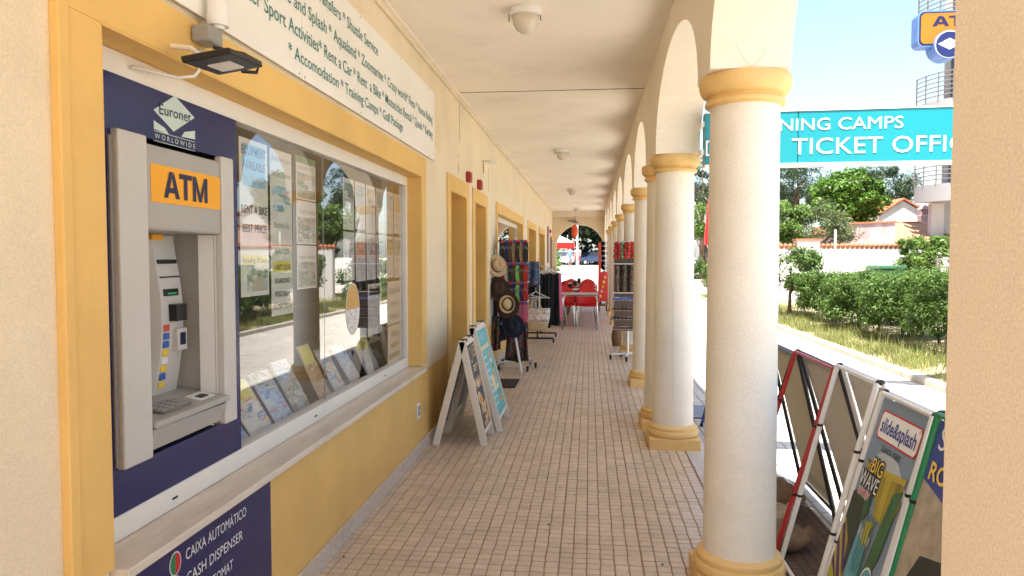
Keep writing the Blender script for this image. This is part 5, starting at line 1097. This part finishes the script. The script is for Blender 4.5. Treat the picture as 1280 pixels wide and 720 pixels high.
def aframe(label, yn, yf, xt, zt, fx, rx, tube, front=None, rear='banner_back', t2=None):
    """folding banner frame; yn/yf near and far ends, fx/rx feet of the front (arcade) and rear (street) side"""
    t = thing('banner_frame', label, 'banner stand', (xt, (yn + yf) / 2, GZ)); t2 = t2 or tube
    T = lambda yy: Vector((xt, yy, zt))
    for yy in (yn, yf):
        MB().tube([T(yy) + Vector((-.012, 0, 0)), (fx, yy, GZ + .01)], .013, 8).build('leg', tube, t); MB().tube([T(yy) + Vector((.014, 0, 0)), (rx, yy, GZ + .01)], .013, 8).build('leg', t2, t)
        MB().ball((xt, yy, zt + .002), (.021, .016, .014), 8, 6).build('hinge', 'black_plastic', t); MB().tube([(fx, yy, GZ), (fx, yy, GZ + .03)], .017, 8).build('foot_cap', 'black_plastic', t); MB().tube([(rx, yy, GZ), (rx, yy, GZ + .03)], .017, 8).build('foot_cap', 'black_plastic', t)
    for s, xf, tt in ((-.012, fx, tube), (.014, rx, t2)):
        for k in (.0, .93): a = Vector((xt + s, 0, zt)).lerp(Vector((xf, 0, GZ)), k); MB().tube([a + UY * yn, a + UY * yf], .010, 8).build('cross_bar', tt, t)
    if rear:
        a = Vector((xt + .03, 0, zt - .03)); b = Vector((rx + .012, 0, GZ + .06)); d = b - a
        MB().sheet(lambda u, v: a + d * v + UY * (yn + .02 + (yf - yn - .04) * u) + Vector((-.012 * math.sin(u * math.pi) * math.sin(v * math.pi), 0, 0)), 8, 8).build('banner', rear, t, smooth=True, solid=.002)
    for yy in (yn, yf):
        for k in (.28, .62): a = Vector((xt - .012, yy, zt)).lerp(Vector((fx, yy, GZ)), k); MB().lathe([(.016, -.006), (.016, .006)], a, 10).build('strap', 'black_plastic', t)
    if front: front(t, Vector((xt - .012, 0, zt - .015)), Vector((fx - .0, 0, GZ + .06)), yn + .02, yf - .02)
    return t
def slide_panel(t, a, b, yn, yf):
    d = b - a; H = d.length; dn = d.normalized(); n = Vector((-abs(d.z), 0, -d.x)).normalized() if d.x > 0 else Vector((-abs(d.z), 0, abs(d.x))).normalized(); u = -UY; W = yf - yn
    P = lambda s, q, e=.003: a + dn * (q * (.80 if e > .0005 else 1) * H) + UY * (yf - s * W) + n * e                 # s left->right, q top->bottom
    p = MB().slab([P(0, 1, 0), P(1, 1, 0), P(1, 0, 0), P(0, 0, 0)], -n * .004).build('banner', mat('ad_sky', (.20, .27, .36), .45, .12, 2), t)
    def poly(pts, m, e): MB().quad([P(s, q, e) for s, q in pts]).build('print', m, p)
    mat('ad_cloud', (.45, .50, .54), .45, .15, 5); mat('ad_yellow', (.50, .38, .03), .4, .15, 6); mat('ad_olive', (.36, .28, .03), .4, .2, 8); mat('ad_barrel', (.22, .17, .02), .4, .2, 10); mat('ad_purple', (.10, .02, .14), .4, .1, 6); mat('ad_green', (.04, .13, .04), .4, .3, 10); mat('ad_lime', (.45, .42, .04), .4, .1, 6); mat('ad_dark', (.03, .045, .025), .4, .3, 10); mat('ad_red', (.55, .02, .03), .4); mat('ad_blue', (.03, .05, .28), .4); mat('ad_pool', (.10, .35, .45), .4, .2, 10)
    for k in range(5): poly([(.5 + .28 * math.cos(x) + .06 * k, .30 + .02 * k + .05 * math.sin(x)) for x in np.linspace(0, 2 * math.pi, 14, endpoint=False)], 'ad_cloud', .0012 + .0002 * k)
    rr = lambda x0, x1, z0, z1: [(x0 + .03, z0), (x1 - .03, z0), (x1, z0 + .02), (x1, z1 - .02), (x1 - .03, z1), (x0 + .03, z1), (x0, z1 - .02), (x0, z0 + .02)]
    poly(rr(.09, .97, .055, .205), 'ad_red', .0032); poly(rr(.108, .952, .064, .196), 'white_ink', .0036)
    text('slide&splash', P(.15, .165, .0045), u, -dn, 'ad_blue', p, height=.060, width=.76 * W, bold=.02, off=wloc(p)); text('25 ANOS - YEARS', P(.3, .252, .0045), u, -dn, 'black_ink', p, height=.022, width=.42 * W, bold=.02); text('R', P(.91, .085, .0045), u, -dn, 'ad_red', p, height=.012)
    poly([(0, .98), (1, .98), (1, 1.24), (0, 1.24)], 'ad_pool', .0022); poly([(0, 1.05), (.5, 1.0), (.6, 1.24), (0, 1.24)], 'ad_purple', .0024)
    # big water tube
    cx, cy = .68, .44; poly([(cx - .18, cy - .09), (cx + .25, cy - .115), (cx + .29, cy), (cx + .22, cy + .13), (cx - .12, cy + .12), (cx - .2, cy + .02)], 'ad_olive', .0034); poly([(cx - .21 + .025 * k, cy - .115 + .002 * k) for k in range(2)] + [(cx + .28, cy - .135), (cx + .27, cy - .105), (cx - .18, cy - .085)], 'ad_yellow', .0038)
    for k in range(7): poly([(cx - .15 + .055 * k, cy - .085 - .003 * k), (cx - .10 + .055 * k, cy - .088 - .003 * k), (cx - .075 + .05 * k, cy + .115), (cx - .12 + .05 * k, cy + .11)], ['ad_olive', 'ad_yellow', 'ad_yellow', 'ad_olive', 'ad_olive', 'ad_barrel', 'ad_barrel'][k], .0036)
    poly([(.32, .47), (.42, .44), (.44, .56), (.36, .62), (.3, .55)], 'ad_green', .003); poly([(.80, .40), (.96, .36), (.9, .7), (.74, .9), (.66, .9), (.74, .6)], 'ad_green', .0042)
    poly([(0, .52), (.12, .49), (.34, .54), (.3, 1), (0, 1)], 'ad_dark', .0026); poly([(0.02, .66), (.2, .75), (.36, .98), (.3, 1), (.0, 1), (0, .7)], 'ad_lime', .003)
    for k in range(3): poly([(.0, .71 + k * .1), (.05, .68 + k * .1), (.3, .87 + k * .1), (.3, .93 + k * .1)] if k < 1 else [(.0, .71 + k * .1), (.0, .66 + k * .1), (.26, .83 + k * .1), (.26, min(1, .9 + k * .1))], 'ad_purple', .0034)
    poly([(.36, .66), (.6, .72), (.64, .86), (.5, .96), (.36, .9)], 'ad_pool', .003); poly([(.36, .63), (.66, .66), (.6, .73), (.38, .68)], 'print_photo', .0034); poly([(.45, .60), (.62, .58), (.58, .68), (.5, .72)], 'ad_lime', .0036)
    for k in range(5): poly([(.4 + .06 * k, .55), (.412 + .06 * k, .55), (.47 + .05 * k, .86), (.455 + .05 * k, .86)], 'ad_green', .0044)
    poly([(.8 + .12 * math.cos(x), .86 + .09 * math.sin(x)) for x in np.linspace(0, 2 * math.pi, 20, endpoint=False)], 'white_ink', .0046); poly([(.8 + .105 * math.cos(x), .86 + .078 * math.sin(x)) for x in np.linspace(0, 2 * math.pi, 20, endpoint=False)], 'ad_pool', .005)
    for s, pos, hh, ww, q in (('THE', .10, .035, .13, .375), ('BIG', .24, .062, .25, .375), ('WAVE', .07, .062, .42, .462)):
        text(s, P(pos, q, .0056), u, -dn, 'black_ink', p, height=hh, width=ww * W, bold=.09); text(s, P(pos, q, .0064), u, -dn, 'card_yellow' if s != 'WAVE' else 'white_ink', p, height=hh, width=ww * W, bold=.005)
    text('NOVO NEW', P(.10, .51, .0056), u, -dn, 'white_ink', p, height=.03, width=.28 * W, bold=.08); text('NOVO NEW', P(.10, .51, .0064), u, -dn, 'ad_red', p, height=.03, width=.28 * W)
def cave_panel(t, a, b, yn, yf):
    d = b - a; H = d.length; dn = d.normalized(); n = Vector((-abs(d.z), 0, abs(d.x))).normalized(); W = yf - yn
    P = lambda s, q, e=.003: a + dn * (q * H) + UY * (yf - s * W) + n * e
    p = MB().slab([P(0, 1, 0), P(1, 1, 0), P(1, 0, 0), P(0, 0, 0)], -n * .004).build('banner', 'ad_pool', t)
    mat('ad_rock', (.42, .36, .28), .5, .35, 14); mat('ad_cave', (.03, .03, .028), .5, .3, 10); mat('ad_water', (.02, .20, .24), .4, .25, 10)
    for pts, m, e in (([(0, 0), (1, 0), (1, .22), (.3, .24), (0, .2)], 'ad_blue', .0012), ([(0, .2), (.3, .24), (1, .22), (1, .7), (.4, .62), (0, .66)], 'ad_rock', .0016), ([(0.03, .62), (.2, .42), (.5, .38), (1, .5), (1, .72), (.3, .7)], 'ad_cave', .002), ([(0, .66), (.3, .68), (1, .7), (1, 1), (0, 1)], 'ad_water', .0024)): MB().quad([P(s, q, e) for s, q in pts]).build('print', m, p)
    text('S', P(.06, .09, .004), -UY, -dn, 'white_ink', p, height=.08); text('RO', P(.05, .19, .004), -UY, -dn, 'card_yellow', p, height=.06, bold=.02)
    MB().quad([P(s, q, .003) for s, q in ((.08, .9), (.14, .87), (.2, .88), (.24, .92), (.17, .9), (.12, .93))]).build('print', 'white_ink', p)
XT = 1.25
aframe('black tubed banner frame with a yellowish banner, half hidden behind the large column', 4.52, 5.22, XT, .905, .93, 1.50, 'tube_black', None, 'banner_pale')
aframe('red tubed banner frame with a plain beige banner on its street side', 3.79, 4.48, XT, .93, .94, 1.56, 'tube_red', None, 'banner_back', 'tube_black')
aframe('white tubed banner frame with a plain beige banner on its street side', 3.24, 3.745, XT, .955, .965, 1.56, 'tube_white', None, 'banner_back', 'tube_white')
aframe('water park advertising banner frame with a yellow slide tube picture', 2.725, 3.18, XT, .925, .965, 1.53, 'tube_white', slide_panel)
aframe('green tubed banner frame with a sea cave picture, nearest the pier', 1.95, 2.58, 1.2, .962, .93, 1.48, 'tube_green', cave_panel)
aframe('blue tubed banner frame just visible beyond the large column', 6.3, 6.97, 1.30, .85, 1.07, 1.58, 'tube_blue', None, 'banner_back')
mat('sack_beige', (.36, .29, .20), .9, .25, 14, .5, 60); mat('sack_brown', (.20, .13, .08), .9, .3, 14, .5, 60)
for k, (x, yy, z, m, l, rz) in enumerate(((1.16, 4.70, .02, 'sack_brown', 'brown sandbag weighing down the black banner frame', .1), (1.06, 4.38, -.02, 'sack_beige', 'pale sandbag at the foot of the red banner frame', .6), (1.04, 4.06, -.03, 'sack_brown', 'beige sandbag nearest the large column', .3))):
    t = thing('sandbag', l, 'sandbag', (x, yy, GZ), 'sandbags under the banner frames'); mb = MB().ball((0, 0, 0), (.17, .125, .075 if k else .10), 20, 12)
    rot = Matrix.Rotation(rz, 3, 'Z'); mb.v = [tuple(rot @ Vector((np.sign(a) * abs(a / .17) ** .7 * .17, np.sign(b) * abs(b / .125) ** .8 * .125, max(c, -.1) * (1 + .22 * math.sin(a * 60 + k) * math.cos(b * 45)) * (1 - .35 * abs(a / .17) ** 2)))) for a, b, c in mb.v]
    mb.v = [(a + x, b + yy, c + GZ + (.075 if k else .10)) for a, b, c in mb.v]; mb.build('sack', m, t, smooth=True); MB().tube([(x + .15 * math.cos(rz), yy + .15 * math.sin(rz), GZ + .07), (x + .21 * math.cos(rz), yy + .21 * math.sin(rz), GZ + .09)], [.02, .035], 8).build('tied_neck', m, t)

# ------------------------------------------------------------------ beyond the end arch
stp = struct(MB().box((-6, 28.6, -.16), (6, 29, -.02)).build('steps', 'kerb_stone'))
for k in range(4): MB().box((-6, 29.0 + k * .35, -.16), (6, 29.34 + k * .35, .0 + .14 * (k + 1))).build('step', 'edge_stone', stp)
struct(MB().box((-30, 30.4, -.16), (.9, 120, .60)).build('plaza', 'ground_sand'))
pp = thing('plaza_parasol', 'red and white square parasol on the plaza beyond the end arch', 'parasol', (-1.75, 36, .6))
MB().tube([(-1.95, 36, .6), (-1.95, 36, 2.75)], .03, 8).build('pole', 'white_plastic', pp)
cy_ = MB().slab([(-3.1, 34.9, 2.20), (-.75, 34.9, 2.20), (-.75, 37.1, 2.20), (-3.1, 37.1, 2.20)], (0, 0, .001)); 
MB().quad([(-3.1, 34.9, 2.2), (-.75, 34.9, 2.2), (-1.9, 36, 2.75)]).quad([(-.75, 34.9, 2.2), (-.75, 37.1, 2.2), (-1.9, 36, 2.75)]).quad([(-.75, 37.1, 2.2), (-3.1, 37.1, 2.2), (-1.9, 36, 2.75)]).quad([(-3.1, 37.1, 2.2), (-3.1, 34.9, 2.2), (-1.9, 36, 2.75)]).build('canopy', 'cloth_white', pp, solid=.01)
vl = MB()
for (a, b) in (((-3.1, 34.9), (-.75, 34.9)), ((-.75, 34.9), (-.75, 37.1)), ((-.75, 37.1), (-3.1, 37.1)), ((-3.1, 37.1), (-3.1, 34.9))): vl.quad([(*a, 2.2), (*b, 2.2), (*b, 1.93), (*a, 1.93)])
vl.build('valance', 'red_plastic', pp, solid=.01)
fp = thing('white_pole', 'thin white pole standing on the plaza beyond the end arch', 'pole', (-.68, 40, .6)); MB().tube([(-.68, 40, .6), (-.68, 40, 3.25)], .05, 8).build('pole', 'white_plastic', fp)
wsn = thing('hanging_lantern', 'orange red oval lantern hanging in the end arch', 'lantern', (-.5, 24.4, 2.1)); MB().ball((-.5, 24.4, 2.36), (.11, .11, .23), 14, 10).build('shade', mat('lantern_red', (.75, .10, .03), .5, .1, 6), wsn, smooth=True); MB().tube([(-.5, 24.4, 2.58), (-.5, 24.4, CEIL - .19)], .006, 6).build('cord', 'dark_metal', wsn); MB().lathe([(.03, 2.1), (.03, 2.14)], (-.5, 24.4, 0), 10).build('end_ring', 'dark_metal', wsn)
ft = thing('wall_fixture', 'small dark bracket above the end arch', 'bracket', (-.55, YE, 2.72)); MB().box((-.75, YE - .08, 2.70), (-.45, YE - .001, 2.78)).build('plate', 'grey_plastic', ft); MB().tube([(-.7, YE - .06, 2.74), (-.4, YE - .1, 2.66)], .015, 6).build('arm', 'dark_metal', ft)
for k, (x, yy, rr, zc, l) in enumerate(((-7, 84, 7, 8.2, 'large dark canopy tree at the left beyond the plaza'), (1.5, 82, 6.5, 8.0, 'large dark canopy tree at the right beyond the plaza'), (-2.5, 92, 7, 8.5, 'large dark tree at the back of the plaza'))):
    tree('canopy_tree', l, 'tree', (x, yy, .6), 5, (x, yy, zc), (rr, rr, 3.6), 150, 1.7, 120, 'leaf_dark', .8, .5, .35, 'large trees beyond the plaza', shell=.2)
hedge('dark_hedge', 'tall dark hedge closing the plaza at the back', -16, 10, 95, 99, .6, 7.0, 260, 1.3, 70, 'leaf_dark', .6, .4, 'hedge', None, False)
hedge('plaza_shrub', 'flowering shrub in the plaza under the red parasol', -2.6, -1.75, 44, 46, .6, 2.1, 40, .25, 70, 'leaf_lime', .12, .06, 'shrub', None, False)
struct(MB().quad([(-14, 79, .604), (9, 79, .604), (9, 99, .604), (-14, 99, .604)]).build('asphalt', mat('asphalt', (.05, .05, .052), .9, .2, 2, .3, 40)))
def car(label, x, y, m, rz, L=4.2):
    t = thing('parked_car', label, 'car', (0, 0, 0)); prof = [(-2.1, .35), (-2.08, .72), (-1.75, .86), (-1.0, .95), (-.45, 1.40), (.75, 1.45), (1.55, 1.02), (2.02, .92), (2.1, .5), (2.05, .32)]
    MB().slab([(a, -.84, b) for a, b in prof], (0, 1.68, 0)).build('body', m, t, bevel=.07)
    for s in (-.846, .842): 
        MB().slab([(-.92, s, .97), (-.42, s, 1.33), (.12, s, 1.36), (.12, s, .98)], (0, .004, 0)).build('window', 'window_dark', t); MB().slab([(.18, s, .98), (.18, s, 1.36), (.72, s, 1.37), (1.32, s, 1.02)], (0, .004, 0)).build('window', 'window_dark', t)
    MB().slab([(-.98, -.7, .975), (-.98, .7, .975), (-.5, .62, 1.385), (-.5, -.62, 1.385)], (-.02, 0, .015)).build('windscreen', 'window_dark', t); MB().slab([(1.5, .7, 1.06), (1.5, -.7, 1.06), (.85, -.62, 1.42), (.85, .62, 1.42)], (.02, 0, .015)).build('rear_window', 'window_dark', t)
    for a in (-1.3, 1.3):
        for s in (-.85, .66): w_ = MB().tube([(a, s, .32), (a, s + .2, .32)], .32, 18).build('wheel', 'black_plastic', t); MB().tube([(a, s - .005 if s < 0 else s + .2, .32), (a, s if s < 0 else s + .205, .32)], .19, 14).build('rim', 'chrome', w_)
    for s in (-.6, .6): MB().box((-2.13, s - .16, .66), (-2.06, s + .16, .78)).build('headlight', 'white_plastic', t, bevel=.02); MB().box((2.06, s - .14, .7), (2.12, s + .14, .86)).build('tail_light', 'red_plastic', t, bevel=.02)
    t.location = (x, y, .604); t.rotation_euler = (0, 0, rz); return t
mat('car_blue', (.03, .09, .22), .25, .05, 2, coat=.6); mat('car_white', (.78, .78, .77), .25, .05, 2, coat=.6)
car('dark blue car parked in the shade beyond the plaza', .1, 80.5, 'car_blue', R(35)); car('white car parked behind the two people', -2.6, 74, 'car_white', R(80))
def person(label, x, y, z, h, skin, top, low, hair, stride, arm):
    t = thing('person', label, 'person', (x, y, z)); s = h / 1.72
    V = [(0, 0, .92), (0, 0, 1.12), (0, 0, 1.36), (0, 0, 1.48), (0, 0, 1.60), (-.09, 0, .88), (-.10, -stride, .48), (-.10, stride * .2, .06), (-.10, -.12 + stride * .2, .03), (.09, 0, .88), (.10, stride, .48), (.10, stride * 1.6, .06), (.10, -.12 + stride * 1.6, .03), (-.19, 0, 1.38), (-.24, .02, 1.12), (-.23, -.08 - arm, .90), (.19, 0, 1.38), (.24, .02, 1.12), (.23, -.06, .88), (0, -.02, 1.70)]
    Ed = [(0, 1), (1, 2), (2, 3), (3, 4), (4, 19), (0, 5), (5, 6), (6, 7), (7, 8), (0, 9), (9, 10), (10, 11), (11, 12), (2, 13), (13, 14), (14, 15), (2, 16), (16, 17), (17, 18)]
    rad = [.14, .14, .15, .055, .10, .09, .065, .045, .035, .09, .065, .045, .035, .07, .048, .035, .07, .048, .035, .075]
    me = bpy.data.meshes.new('body'); me.from_pydata([(a * s, b * s, c * s) for a, b, c in V], Ed, []); o = bpy.data.objects.new('body', me); col.objects.link(o); o.parent = t; me.materials.append(MATS[skin])
    sk = o.modifiers.new('skin', 'SKIN'); 
    for i, r in enumerate(rad): me.skin_vertices[0].data[i].radius = (r * s, r * s * (.75 if i < 3 else 1)); 
    me.skin_vertices[0].data[0].use_root = True
    o.modifiers.new('sub', 'SUBSURF').levels = 2; o.modifiers['sub'].render_levels = 2
    MB().lathe([(.17 * s, .86 * s), (.165 * s, 1.0 * s), (.17 * s, 1.2 * s), (.2 * s, 1.36 * s), (.15 * s, 1.43 * s), (.06 * s, 1.47 * s)], (0, 0, 0), 16, 0, 1.05, .72).build('shirt', top, t, smooth=True, off=(0, 0, 0))
    for sx, st in ((-1, 0), (1, stride)): MB().tube([(sx * .09 * s, 0, .92 * s), (sx * .10 * s, st * (-1 if sx < 0 else 1) * .5, .52 * s)], [.115 * s, .10 * s], 12).build('shorts', low, t, smooth=True, off=(0, 0, 0))
    MB().ball((0, .015, 1.655 * s), (.098 * s, .105 * s, .10 * s), 14, 10).build('hair', hair, t, smooth=True, off=(0, 0, 0))
    for sx in (-1, 1): MB().ball((sx * .035 * s, -.095 * s, 1.63 * s), (.012, .008, .008), 8, 6).build('eye', 'black_ink', t, off=(0, 0, 0)); MB().tube([(sx * .21 * s, 0, 1.37 * s), (sx * .245 * s, .015, 1.16 * s)], [.075 * s, .065 * s], 10).build('sleeve', top, t, smooth=True, off=(0, 0, 0))
    MB().ball((0, -.105 * s, 1.60 * s), (.014, .02, .02), 8, 6).build('nose', skin, t, off=(0, 0, 0))
    return t
mat('skin_light', (.36, .2, .14), .6, .05, 8); mat('shirt_blue', (.14, .22, .42), .85, .08, 8); mat('shirt_white', (.42, .34, .33), .85, .08, 8); mat('shorts_blue', (.25, .3, .42), .85, .08, 8); mat('shorts_red', (.5, .03, .04), .85, .08, 8); mat('hair_grey', (.25, .2, .17), .8, .1, 20)
person('person in a light blue shirt walking on the plaza beyond the end arch', -1.62, 60, .6, 1.74, 'skin_light', 'shirt_blue', 'shorts_blue', 'hair_grey', .12, .05)
person('person in a white top and red shorts walking beside the one in blue', -1.0, 60.3, .6, 1.78, 'skin_light', 'shirt_white', 'shorts_red', 'hair_grey', -.1, .0)
mat('dry_leaf', (.03, .02, .012), .8, .3, 60)
for (px, py) in ((503, 624), (686, 656), (828, 706), (544, 560), (430, 696), (700, 610)):
    q = on('Z', .001, px, py); rz = random.uniform(0, 6); o = MB().quad([(q.x + rr * math.cos(rz + a), q.y + rr * math.sin(rz + a) * .7, .002 + .003 * (k % 2)) for k, (a, rr) in enumerate(((0, .014), (1.2, .007), (2.6, .010), (3.6, .006), (4.8, .007)))]).build('fallen_leaf', 'dry_leaf', None, solid=.001, off=q); o.location = q
    tag(o, 'tiny dark fallen leaf on the tiles ' + {503: 'below the wall socket', 686: 'in the middle of the walkway', 828: 'beside the large near column', 544: 'at the foot of the dark chalk menu board', 430: 'nearest the navy notice board', 700: 'between the menu boards and the second column'}[px], 'leaf', 'fallen leaves on the arcade floor')
